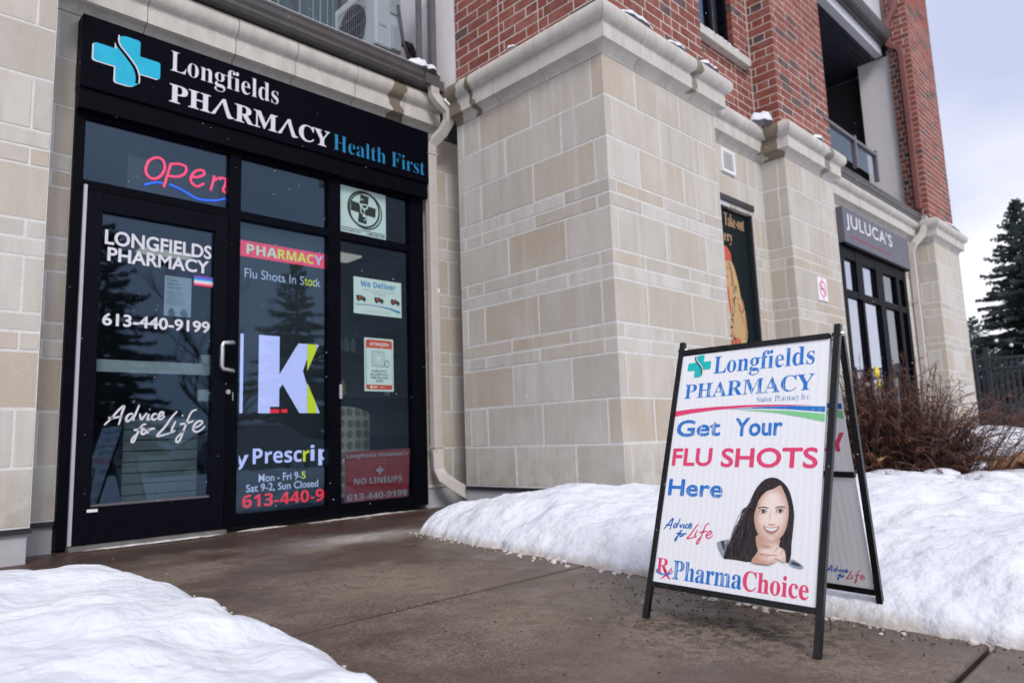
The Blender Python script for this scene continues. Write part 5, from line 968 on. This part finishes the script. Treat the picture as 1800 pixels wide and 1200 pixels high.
def poster(pl, parent, sgn=1, back=False):
    H = .0035
    def T(nm, mt, *items):
        mb = MB()
        for (t, u0, u1, v0, v1, off) in items:
            if off > .015: put_bold(mb, pl, t, u0, u1, v0, v1, H, 0, offset=.010)
            else: put_text(mb, pl, t, u0, u1, v0, v1, H, offset=off)
        return mb.build(nm, mt, parent)
    mb = MB(); cross_logo(mb, pl, .060, .165, .919, 1.010, H, 0, 1, 2, arm=.36, lw=.06); mb.build('cross_logo', [TLp, cor, M['black2']], parent)
    T('lettering', BLp, (serif('Longfields'), .180, .580, .906, .997, 0)); T('lettering', BLp, (serif('PHARMACY'), .058, .583, .833, .893, 0))
    T('lettering', BLs, (serif('Station Pharmacy Inc.'), .373, .571, .795, .823, -.022))
    mb = MB(); poly(mb, pl, [(.012,.785),(.10,.791),(.20,.794),(.334,.794),(.45,.789),(.585,.779),(.45,.783),(.334,.785),(.20,.781),(.10,.773),(.018,.762)], H, 0)
    poly(mb, pl, [(.25,.781),(.40,.783),(.50,.781),(.625,.773),(.625,.753),(.50,.769),(.40,.777)], H+.0003, 1); poly(mb, pl, [(.30,.776),(.40,.772),(.50,.764),(.625,.747),(.625,.720),(.55,.738),(.46,.757),(.38,.768)], H+.0006, 2); mb.build('swoosh', [RDp, BLp if not back else BLs, GRp], parent)
    if not back:
        for it in (('Get', .040, .236, .681, .748, .024), ('Your', .295, .480, .677, .746, .024), ('Here', .034, .270, .455, .519, .024)): T('lettering', BLp, it)
    if not back: [T('lettering', RDp, it) for it in (('FLU', .036, .212, .568, .637, .022), ('SHOTS', .250, .610, .565, .636, .022))]
    else: T('lettering', RDp, (sansb('PHARMACY'), .06, .617, .603, .672, 0))
    def slogan(S_, u0, v0, sc):
        for nm, L_, mt in (('slogan', ADV, BLs), ('slogan', LIF, RDp)):
            mb = MB()
            for s_ in L_: stroke(mb, pl, [(u0+(x-1.345)*sc, v0+(z-.57)*sc) for x, z in s_], .017*sc, H)
            mb.build(nm, mt, parent)
    if not back: slogan(1, .034, .288, .335)
    else: slogan(1, .468, .132, .215)
poster(PA, fp); poster(PB, bp_, back=True)
mb = MB(); H = .0035
put_text(mb, PA, serif('R'), .022, .078, .175, .226, H, 1); stroke(mb, PA, [(.058,.190),(.070,.172),(.088,.156)], .008, H, 1); stroke(mb, PA, [(.090,.196),(.075,.175),(.048,.154)], .006, H+.0003, 1)
stroke(mb, PA, [(.030,.186),(.024,.178),(.045,.171),(.075,.172),(.094,.182),(.088,.190)], .006, H+.0006, 0)
def notmath(t): return serif(t)
put_text(mb, PA, serif('Pharma'), .096, .374, .158, .224, H, 0, offset=.006); put_text(mb, PA, serif('Choice'), .377, .603, .157, .222, H, 1, offset=.006); mb.build('brand_line', [BLp, RDp], fp)
# portrait printed on the board
hairm = NM('hair_print', (.012,.009,.012), .5); dd = hairm.n('NewGeometry'); tn = hairm.n('TexNoise'); tn.inputs['Scale'].default_value = 1; tn.inputs['Detail'].default_value = 3; mpp = hairm.n('Mapping'); mpp.inputs['Scale'].default_value = (60,240,14); mpp.inputs['Rotation'].default_value = (.25,0,0); hairm.l(dd.outputs['Position'], mpp.inputs[0]); hairm.l(mpp.outputs[0], tn.inputs['Vector']); hairm.col(hairm.mix(hairm.g(tn.outputs[0], .45, .72), (.006,.004,.007), (.07,.04,.04)))
def uvn(q):
    gm = q.n('NewGeometry'); sb_ = q.n('VectorMath', operation='SUBTRACT'); q.l(gm.outputs['Position'], sb_.inputs[0]); sb_.inputs[1].default_value = tuple(PA.O); r_ = []
    for ax_ in (PA.U, PA.V): d_ = q.n('VectorMath', operation='DOT_PRODUCT'); q.l(sb_.outputs[0], d_.inputs[0]); d_.inputs[1].default_value = tuple(ax_); r_.append(d_.outputs['Value'])
    return r_
def soft(q, uu, vv, cu, cv, ru, rv, e0=0., e1=1.):
    a_ = q.mul(q.op('SUBTRACT', uu, cu), 1/ru); b_ = q.mul(q.op('SUBTRACT', vv, cv), 1/rv); d_ = q.op('SQRT', q.op('ADD', q.mul(a_, a_), q.mul(b_, b_)))
    x = q.n('MapRange'); x.interpolation_type = 'SMOOTHSTEP'; x.inputs[1].default_value = e0; x.inputs[2].default_value = e1; x.inputs[3].default_value = 1; x.inputs[4].default_value = 0; q.l(d_, x.inputs[0]); return x.outputs[0]
fa = np.array(POR['face']); fu, fv = fa.mean(0); fw, fh = np.ptp(fa[:,0])/2, np.ptp(fa[:,1])/2
eL, eR = np.array(POR['eyeL']).mean(0), np.array(POR['eyeR']).mean(0); nz_ = np.array(POR['nose']).mean(0); lp = np.array(POR['lips']).mean(0); hd = np.array(POR['hand1']).mean(0)
skin = NM('skin_print', (.78,.55,.46), .5); uu, vv = uvn(skin)
cc = skin.mix(skin.mul(soft(skin, uu, vv, fu, fv+.002, fw*1.02, fh*1.08, .45, 1.05), 1.0), (.58,.34,.25), (.92,.74,.66))
cc = skin.mix(skin.mul(soft(skin, uu, vv, hd[0]+.005, hd[1]+.008, .060, .036, .4, 1.2), .95), cc, (.90,.71,.63))
for (cu, cv, ru, rv, col_, k_) in ((fu-.002,fv+fh*.62,.026,.020,(.93,.80,.74),.8),(eL[0]-.002,eL[1]-.030,.017,.015,(.90,.66,.58),.75),(eR[0]+.004,eR[1]-.030,.015,.015,(.90,.66,.58),.75),(eL[0],eL[1]+.004,.018,.011,(.48,.27,.19),.5),(eR[0],eR[1]+.004,.017,.011,(.48,.27,.19),.65),
        (nz_[0]-.008,nz_[1]+.028,.005,.026,(.60,.38,.29),.5),(nz_[0]+.001,nz_[1]+.016,.0045,.022,(.95,.82,.75),.7),(nz_[0],nz_[1]-.001,.012,.005,(.45,.23,.17),.7),(lp[0],lp[1]-.018,.016,.005,(.55,.33,.25),.6),(lp[0],lp[1]-.030,.015,.008,(.90,.74,.66),.6),
        (lp[0]-.026,lp[1]+.006,.005,.016,(.55,.33,.25),.45),(lp[0]+.024,lp[1]+.006,.005,.016,(.55,.33,.25),.45),(fu-.012,fv-fh*1.16,.035,.010,(.38,.19,.13),.7)): cc = skin.mix(skin.mul(soft(skin, uu, vv, cu, cv, ru, rv, 0, 1.15), k_), cc, col_)
skin.col(cc)
pm = [hairm.m, skin.m, plain('skin_shade_print', (.58,.33,.25), .5), plain('grey_shirt_print', (.30,.32,.38), .5), plain('navy_stripe_print', (.04,.05,.09), .5), plain('brow_print', (.06,.03,.025), .5), plain('eye_white_print', (.72,.70,.72), .5), plain('lip_print', (.50,.20,.16), .5), plain('highlight_print', (.82,.64,.56), .5), plain('hair_light_print', (.06,.045,.06), .5), plain('teeth_print', (.85,.85,.86), .5)]
mb = MB(); h = .0037; st_ = .00022
def pp_(k, mi, sm=3):
    global h
    h += st_; poly(mb, PA, smooth_pts(POR[k], sm, True) if sm else POR[k], h, mi)
pp_('hair', 0); pp_('sh1', 3); pp_('sh1b', 4); pp_('sh2', 3); pp_('sh2b', 4); pp_('neck', 1); pp_('face', 1, 4)
def sub(pts, k, cx=None, cy=None):
    a = np.array(pts); c = np.array([a[:,0].mean() if cx is None else cx, a[:,1].mean() if cy is None else cy]); return [tuple(c+(p-c)*k) for p in a]
for k, mi in (('nose',2),('browL',5),('browR',5),('eyeL',6),('eyeR',6),('irisL',5),('irisR',5),('lips',7),('teeth',10)): pp_(k, mi)
for k in ('eyeL','eyeR'):
    P_ = POR[k]; h += st_; stroke(mb, PA, [P_[0], P_[1], P_[2], P_[3]], .0022, h, 5); stroke(mb, PA, [P_[3], P_[4], P_[5], P_[0]], .001, h, 2)
pp_('hand1', 1); f = POR['f1']; h += st_
for a, b in (((f[0][0]-.004, f[0][1]-.004),(f[4][0]+.006, f[4][1]-.010)), (POR['f2'][0], POR['f2'][3]), ((POR['hand1'][2][0], POR['hand1'][2][1]-.006), (POR['hand1'][2][0]+.03, POR['hand1'][2][1]-.012)), (POR['hand1'][7], (POR['hand1'][7][0]-.01, POR['hand1'][7][1]-.018)), (POR['hand1'][6], (POR['hand1'][6][0]-.012, POR['hand1'][6][1]-.016))): stroke(mb, PA, [a, ((a[0]+b[0])/2, (a[1]+b[1])/2+.001), b], .0026, h, 7)
for i in range(26):   # stray strands
    t = i/26; a = POR['hair'][8]; u0 = .365+.05*R.random(); h += .00001; stroke(mb, PA, [(.40+.02*R.random(), .50-.01*i*.3), (.375-.02*t+.01*R.random(), .42), (.325+.05*R.random(), .345), (.30+.08*R.random(), .275+.02*R.random())], .0016, h, 9 if i % 2 else 0)
mb.build('portrait_print', pm, fp)
tag(MB().ico((2.70,.915,-.145), .016, 2, 1.6, 1, .8, jit=.25).build('snow_clod', M['snow'], smooth=True), 'small clod of snow at the right rear foot of the sandwich board', 'snow')
# fallen leaf stuck in the snow right of the board
lf = MB(); c = Vector((4.9,1.62,.30)); n_ = []
for i in range(10):
    t = i/10*2*math.pi; rr = (.030,.014,.024,.012,.034,.013,.022,.015,.028,.012)[i]; lf.v.append((c.x+rr*math.sin(t)*.8, c.y+rr*math.cos(t+.3), c.z+rr*math.sin(t)*.7+.3*rr))
lf.v.append(tuple(c+Vector((-.006,0,0)))); lf.f += [(i, (i+1) % 10, 10) for i in range(10)]; lf.m += [0]*10
tag(lf.build('dry_leaf', plain('dry_leaf', (.25,.15,.07), .8, var=.2)), 'dry brown leaf caught in the bush near the snow', 'leaf')
# ================================================================== DRY SHRUBS, ROCKS, FENCE, TREES
rt = random.Random(99)
twig = plain('dry_twig', (.095,.05,.035), .8, var=.3); twigg = plain('grey_twig', (.15,.115,.10), .8, var=.25); seed = plain('rust_seed_head', (.17,.060,.034), .85, var=.45); brs = plain('rust_foliage', (.20,.075,.03), .85, var=.35)
def shrub(cx, cy, cz, n, hmin, hmax, spread, label, seedy=.5, lean=(0,0), group=None, rad=.12):
    t = thing('shrub', label, 'shrub', (cx, cy, cz), group); A = MB(); B = MB()
    for i in range(n):
        a = rt.uniform(0, 2*math.pi); s_ = spread*rt.random()**.7; hh = rt.uniform(hmin, hmax)*(1-.35*(s_/spread)); bx, by = cx+rad*math.cos(a)*rt.random(), cy+rad*math.sin(a)*rt.random()
        ex, ey = cx+lean[0]*hh+s_*math.cos(a), cy+lean[1]*hh+s_*math.sin(a); pts = []
        for k in range(7):
            u = k/6; droop = .22*s_*u*u; pts.append((bx+(ex-bx)*u**1.25+rt.gauss(0,.012)*u, by+(ey-by)*u**1.25+rt.gauss(0,.012)*u, cz+hh*math.sin(u*1.45)/math.sin(1.45)-droop))
        A.tube(pts, [.0036*(1-.8*k/6)+.0007 for k in range(7)], 3, mi=0 if rt.random() < .5 else 1, cap=False)
        if rt.random() < .8:
            for j in range(rt.randint(2, 6)):    # side twigs
                k = rt.randint(2, 5); p = Vector(pts[k]); d = Vector((rt.gauss(0,1), rt.gauss(0,1), rt.uniform(0,1.4))).normalized()*rt.uniform(.06,.20); A.tube([p, p+d*.6+Vector((0,0,.01)), p+d], [.0018,.0013,.0007], 3, mi=rt.randint(0,1), cap=False)
                if rt.random() < seedy:
                    for _ in range(5): q_ = p+d*rt.uniform(.5,1); B.ico((q_.x+rt.gauss(0,.006), q_.y+rt.gauss(0,.006), q_.z+rt.gauss(0,.006)), rt.uniform(.003,.007), 1, jit=.3, rnd=rt) if False else B.add([(q_.x-.009,q_.y,q_.z),(q_.x,q_.y+.008,q_.z+.010),(q_.x+.009,q_.y,q_.z-.003),(q_.x,q_.y-.009,q_.z-.007)], [(0,1,2),(0,2,3),(1,3,2),(0,3,1)])
        if rt.random() < seedy:
            for _ in range(34):
                u = rt.uniform(.5, 1)*6; k = min(5, int(u)); p = Vector(pts[k]).lerp(Vector(pts[k+1]), u-k)+Vector((rt.gauss(0,.009), rt.gauss(0,.009), rt.gauss(0,.009))); s2 = rt.uniform(.006,.013)
                B.add([(p.x-s2,p.y,p.z),(p.x,p.y+s2,p.z+s2),(p.x+s2,p.y,p.z-s2*.3),(p.x,p.y-s2,p.z-s2)], [(0,1,2),(0,2,3),(1,3,2),(0,3,1)])
    tag(A.build('stems', [twig, twigg], t), kind='stuff'); tag(B.build('seed_clusters', seed, t), kind='stuff'); return t
shrub(6.05, 1.78, -.05, 560, .45, 1.20, .78, 'large bare rust-brown shrub behind the sandwich board, in front of the restaurant', .8, (.05,-.03), rad=.30)
shrub(5.80, 2.0, -.05, 230, .5, 1.2, .50, 'dense left clump of the brown shrub right beside the black board leg', .9, (0,.0), rad=.2)
shrub(5.60, 2.13, 0, 6, 1.30, 1.52, .10, 'tall thin seed spikes rising behind the top of the sandwich board', 1.0, rad=.08)
shrub(5.55, 2.42, 0, 5, 1.1, 1.35, .35, 'few thin bare grey twigs in front of the stone pier above the board', .1, rad=.06)
for (x, y, n, h0, h1, sp, lb) in ((9.6,1.35,260,.45,.80,.9,'low rust-brown bush behind the snow-capped rock at the right'),(9.0,.75,200,.4,.65,.8,'low rusty bush at the right edge behind the snow'),(11.2,1.9,120,.4,.75,.7,'brown bush at the foot of the far stone pier'),(7.3,1.1,90,.15,.34,.5,'flattened brown bush in the snow right of the large shrub')):
    shrub(x, y, -.02, n, h0, h1, sp, lb, .8, rad=.35)
for i, (x, y, z, r_) in enumerate(((5.50,1.62,.20,.11),(5.72,1.22,.17,.15),(6.15,1.02,.14,.16))):
    b_ = MB()
    for k in range(9): a_ = rt.uniform(0, 6.28); d_ = r_*rt.uniform(0,1.1); b_.ico((x+d_*math.cos(a_),y+d_*math.sin(a_)*1.6,z-.035+rt.uniform(-.03,.02)), r_*rt.uniform(.35,.75), 3, 1.3, 1.7, .55, jit=.04, rnd=rt)
    tag(b_.build('snow_clump', M['snow'], smooth=True), ('low snow lump at the left front of the brown shrub','larger snow lump in the middle front of the brown shrub','snow lump at the right foot of the brown shrub')[i], 'snow', 'snow clumps in the brown shrub')
shrub(6.3, 1.45, -.05, 34, .75, 1.05, .9, 'long arching bare stems leaning right out of the brown shrub', .9, (.1,-.62), rad=.2)
# rocks with snow caps
rk = NM('tan_rock', rough=.85); f_ = rk.noise(5,5,.6); rk.col(rk.mix(rk.g(f_,.35,.65), (.30,.13,.05), (.46,.27,.13))); rk.bump(rk.noise(14,5,.7), .6, .03)
for i, (x, y, z, r_, sx_, sy_, sz_, lb) in enumerate(((7.6,1.58,.12,.40,1.1,1.3,.8,'orange-tan boulder capped with snow right of the shrub'),(7.0,1.72,.06,.22,1.2,1.2,.8,'small snow-covered rock at the foot of the shrub'),(6.9,1.22,.0,.17,1.6,1.5,.7,'low snowy rock in front of the shrub'))):
    t = thing('boulder', lb, 'boulder', (x, y, z)); MB().ico((x,y,z), r_, 3, sx_, sy_, sz_, jit=.05, rnd=rt).build('rock', rk.m, t, smooth=True)
    MB().ico((x-.03,y,z+r_*sz_*.52), r_*.86, 3, sx_*1.05, sy_*1.05, sz_*.72, jit=.03, rnd=rt).build('snow_cap', M['snow'], t, smooth=True)
# black coneflower seed heads
blkseed = plain('black_seed_head', (.012,.009,.009), .9); stalk = plain('dark_stalk', (.05,.035,.03), .8)
g0 = thing('dried_coneflower', 'dried coneflower stalk with black seed head standing in the snow at the right', 'dried flower', (6.6,.9,.0), 'dried coneflowers in the snow at the right')
MB().tube([(6.6,.9,0),(6.605,.905,.2),(6.6,.9,.42)], [.004,.003,.003], 4, cap=False).build('stem', stalk, g0); MB().ico((6.6,.9,.43), .027, 2, sz=.85, jit=.12, rnd=rt).build('seed_head', blkseed, g0)
MB().tube([(6.602,.902,.18),(6.62,.88,.26),(6.65,.86,.33)], [.002,.002,.0015], 3, cap=False).build('side_stem', stalk, g0)
for i in range(34):
    o = g0.copy(); link(o); 
    if i < 20: d = rt.uniform(5.8, 8.2); a = rt.uniform(.10, .235)
    else: d = rt.uniform(5.0, 6.2); a = rt.uniform(.09, .16)
    o.location = (d*math.cos(a), d*math.sin(a), rt.uniform(-.08, .06)-(.10 if i >= 20 else 0)); o.rotation_euler = (rt.uniform(-.2,.2), rt.uniform(-.2,.2), rt.uniform(0,6)); s_ = rt.uniform(.75,1.1); o.scale = (s_,s_,s_)
    for c in g0.children: k = c.copy(); link(k); k.parent = o
# spruce trees
ndl = NM('spruce_needles', rough=.75); ndl.col(ndl.mix(ndl.g(ndl.noise(1.6,4,rnd=False),.35,.65), (.030,.048,.046), (.095,.130,.125))); bark = plain('spruce_bark', (.06,.045,.035), .9, var=.3)
def spruce(x, y, z, H, Rb, label, seed_=1, dens=1.0, cat='tree', first=.04, fine=1.0):
    r = random.Random(seed_); t = thing('spruce_tree', label, cat, (x, y, z)); MB().tube([(x,y,z),(x,y,z+H*.6),(x,y,z+H)], [H*.018+.02, H*.010, .006], 7).build('trunk', bark, t, smooth=True)
    V_ = []; F_ = []
    nb = int(120*dens*fine)
    for i in range(nb):
        u = first+(1-first)*(i/nb)**1.05; zc = z+H*u; L_ = Rb*(1-u)**.85*r.uniform(.72,1.12)+.06; a = i*2.399+r.uniform(-.3,.3); ca, sa = math.cos(a), math.sin(a); up = r.uniform(.10,.35) if u > .75 else r.uniform(-.12,.14)
        m_ = max(5, int(L_*13))
        for j in range(m_):
            s_ = (j+.6)/m_; px = x+ca*L_*s_; py = y+sa*L_*s_; pz = zc+L_*(up*s_-.34*s_*s_*(1-u)+.10*s_**3)
            wl = (.30*L_*(1-s_)**.7+.06)
            for side in (-1, 1):
                for kk in range(4 if fine > 1 else 3):
                    ang = side*r.uniform(.5,1.15); da, db = math.cos(a+ang), math.sin(a+ang); ln = wl*r.uniform(.55,1.1); wd_ = r.uniform(.012,.024); dz = -ln*r.uniform(.0,.35)+r.uniform(-.03,.05)
                    ox = r.uniform(-.03,.03); b = len(V_); nx_, ny_ = -db*wd_, da*wd_
                    V_.extend([(px+nx_*.4,py+ny_*.4,pz+ox),(px-nx_*.4,py-ny_*.4,pz+ox+.01),(px+da*ln*.6-nx_,py+db*ln*.6-ny_,pz+dz*.6+ox-.012),(px+da*ln,py+db*ln,pz+dz+ox),(px+da*ln*.6+nx_,py+db*ln*.6+ny_,pz+dz*.6+ox+.014)]); F_.append((b,b+1,b+2,b+3,b+4))
                    b = len(V_); V_.extend([(px,py,pz+ox),(px+da*ln*.5,py+db*ln*.5,pz+dz*.5+ox-wd_*1.3),(px+da*ln,py+db*ln,pz+dz+ox),(px+da*ln*.5,py+db*ln*.5,pz+dz*.5+ox+wd_*1.0)]); F_.append((b,b+1,b+2,b+3))
    m_ = MB(); m_.v = V_; m_.f = F_; m_.m = [0]*len(F_); m_.build('crown', ndl.m, t); return t
spruce(21.5, 3.25, -.3, 6.35, 2.5, 'big dark spruce at the right edge behind the fence', 3, 1.35, fine=1.5)
def tree_copy(o, x, y, z, s, rz, label):
    n_ = o.copy(); link(n_); n_.location = (x,y,z); n_.scale = (s,s,s); n_.rotation_euler = (0,0,rz); n_['label'] = label
    for c in o.children: k = c.copy(); link(k); k.parent = n_
    return n_
sp2 = spruce(30, 6.3, -.3, 4.6, 1.9, 'spruce beyond the patio, just right of the building corner', 8, .9)
tree_copy(sp2, 33, 4.2, -.3, 1.1, 1, 'spruce in the row beyond the patio, behind the big one on its left'); tree_copy(sp2, 34, 2.0, -.3, 1.15, 2, 'spruce in the row beyond the patio, at the very right edge')
tree_copy(sp2, 38, 7.4, -.3, .9, 3, 'small far spruce seen in the gap beside the building corner')
# trees across the road (mirrored in the glass)
tree_copy(sp2, 13.5, -15.5, -.3, 1.75, .5, 'tall spruce across the road'); tree_copy(sp2, 7.0, -17.0, -.3, 1.9, 1.5, 'broad spruce across the road'); tree_copy(sp2, 20.5, -17.5, -.3, 1.5, 2.5, 'spruce farthest along across the road'); tree_copy(sp2, 3.2, -16.0, -.3, 1.3, 4, 'shorter spruce across the road')
def bare_tree(x, y, z, H, label, sd):
    r = random.Random(sd); t = thing('bare_tree', label, 'tree', (x,y,z)); A = MB()
    def br(p, d, L_, rad, lv):
        pts = [p]; q_ = p.copy(); dd_ = d.copy()
        for k in range(4): dd_ = (dd_+Vector((r.gauss(0,.10), r.gauss(0,.10), .06))).normalized(); q_ = q_+dd_*L_/4; pts.append(q_.copy())
        A.tube(pts, [rad*(1-.55*k/4) for k in range(5)], 5 if lv < 2 else 3, cap=False)
        if lv < 4:
            for k in range(5 if lv == 0 else 4): i = r.randint(1,4); e_ = (dd_+Vector((r.gauss(0,.55), r.gauss(0,.55), r.uniform(-.05,.4)))).normalized(); br(pts[i], e_, L_*r.uniform(.5,.72), rad*.5, lv+1)
    br(Vector((x,y,z)), Vector((0,0,1)), H*.42, H*.016, 0); A.build('branches', bark, t); return t
bt = bare_tree(10.3, -14.8, -.3, 8.5, 'bare tree across the road', 5)
tree_copy(bt, 16.8, -15.8, -.3, .9, 1.7, 'second bare tree across the road')
# parked car mirrored in the shop glass
car = thing('parked_car', 'pale grey car parked along the road opposite the shop', 'car', (7.2,-6.5,-.29)); cpaint = NM('car_paint', (.22,.24,.26), .5, .0).m
side = [(0,.30),(.1,.62),(.9,.78),(1.5,1.18),(2.0,1.38),(3.1,1.36),(3.75,1.0),(4.2,.92),(4.3,.6),(4.28,.30)]; mb = MB()
for yy, ins in ((-.85,.0),(-.72,.0),(.72,.0),(.85,.0)):
    for (a, b) in side: k = .0 if abs(yy) > .8 and b > .8 else 0; mb.v.append((5.0+a, -6.5+yy*(1-(.18 if b > 1 else 0)), -.29+(b if abs(yy) < .8 else b-(.05 if b > .5 else 0))))
n_ = len(side)
for k in range(3):
    for i in range(n_-1): mb.f.append((k*n_+i,(k+1)*n_+i,(k+1)*n_+i+1,k*n_+i+1)); mb.m.append(0)
mb.f += [tuple(range(n_)), tuple(range(3*n_, 4*n_))[::-1]]; mb.m += [0,0]; mb.build('body', cpaint, car, smooth=True, sharp=30)
for s_ in (-1, 1):
    y_ = -6.5+s_*.70
    MB().add([(6.05,y_+s_*.05,.62),(6.60,y_+s_*.02,1.0),(8.0,y_+s_*.02,.99),(8.5,y_+s_*.05,.66)], [(0,1,2,3)]).build('side_window', M['black'], car)
    for xx in (5.85, 8.35): w_ = MB().tube([(xx,-6.5+s_*.70,.02),(xx,-6.5+s_*.90,.02)], .31, 20).build('wheel', M['flash'], car, smooth=True, sharp=40); MB().tube([(xx,-6.5+s_*.901,.02),(xx,-6.5+s_*.91,.02)], .19, 16).build('rim', M['steel'], w_)
MB().add([(6.50,-7.05,.52),(6.98,-7.02,1.04),(6.98,-5.98,1.04),(6.50,-5.95,.52)], [(0,1,2,3)]).build('windscreen', M['black'], car)
# fence and patio things
fn = thing('fence', 'dark metal picket fence with gate below the spruce at the right', 'fence', (16.8, 3.0, 0)); dkf = plain('dark_fence_metal', (.02,.022,.03), .5)
for x, y in ((16.62,3.62),(16.68,3.30),(16.78,2.55),(16.9,1.7),(17.05,.7)): box('post', x, x+.09, y, y+.09, -.3, 1.98 if y > 2.6 else 1.85, dkf, fn)
for z in (.1, 1.55, 1.75):
    MB().tube([(16.66,3.66,z),(17.1,.7,z)], .02, rect=(.05,.05)).build('rail', dkf, fn)
for i in range(30): t_ = i/30; y = 3.6-2.9*t_; x = 16.67+.4*t_; box('picket', x, x+.02, y, y+.02 if i > 12 else y+.06, -.2, 1.74, dkf, fn)
ws = thing('wind_screen', 'blue-grey clear wind screen at the corner of the building', 'screen', (15.5,3.7,0)); box('pane', 15.5, 15.52, 3.35, 4.3, .1, 1.80, M['glass2'], ws); box('frame_rail', 15.48, 15.54, 3.33, 4.3, 1.80, 1.85, dkf, ws); box('post', 15.48, 15.54, 3.28, 3.34, -.2, 1.85, dkf, ws)
um = thing('patio_umbrella', 'grey patio umbrella at the right edge under the spruce', 'umbrella', (15.2,2.35,0)); MB().tube([(15.2,2.18,-.2),(15.2,2.18,1.70)], .025, 8).build('pole', dkf, um)
mb = MB(); mb.add([(15.2,2.18,1.72)]+[(15.2+.55*math.cos(i*math.pi/4),2.18+.40*math.sin(i*math.pi/4),1.50) for i in range(8)], [(0,1+i,1+(i+1)%8) for i in range(8)]); mb.build('canopy', plain('umbrella_grey', (.12,.13,.16), .8), um)
sl_ = thing('string_lights', 'string of small round bulbs hanging between the building and the spruce', 'string lights', (15,3,2)); bulb = plain('bulb_glass', (.75,.75,.72), .3)
pts = [(14.3+ i*.32, 3.35-i*.16, 2.45-.55*math.sin(min(1,i/9)*math.pi*.9)+ (.0)) for i in range(12)]; MB().tube(pts, .008, 4, cap=False).build('wire', dkf, sl_)
for i, p in enumerate(pts[1:]): MB().ico((p[0],p[1],p[2]-.05), .032, 2).build('bulb', bulb, sl_, smooth=True)
# falling snow flakes
mb = MB()
for i in range(1500):
    d = rt.uniform(1.6, 9); a = rt.uniform(-.15, 1.55); p = (d*math.cos(a), d*math.sin(a), rt.uniform(.0, 1.2*d)); 
    if p[1] > 4.85 or (p[0] > 4.05 and p[1] > 2.95): continue
    s_ = rt.uniform(.0008, .0019)*(d/3)**.6; mb.add([(p[0]-s_,p[1],p[2]),(p[0]+s_,p[1]-s_,p[2]),(p[0],p[1]+s_,p[2]+s_),(p[0],p[1],p[2]-s_)], [(0,1,2),(0,3,1),(1,3,2),(0,2,3)])
tag(mb.build('falling_snow', plain('snow_flake', (.9,.9,.92), .8)), 'fine flakes of snow in the air', 'snow', kind='stuff')
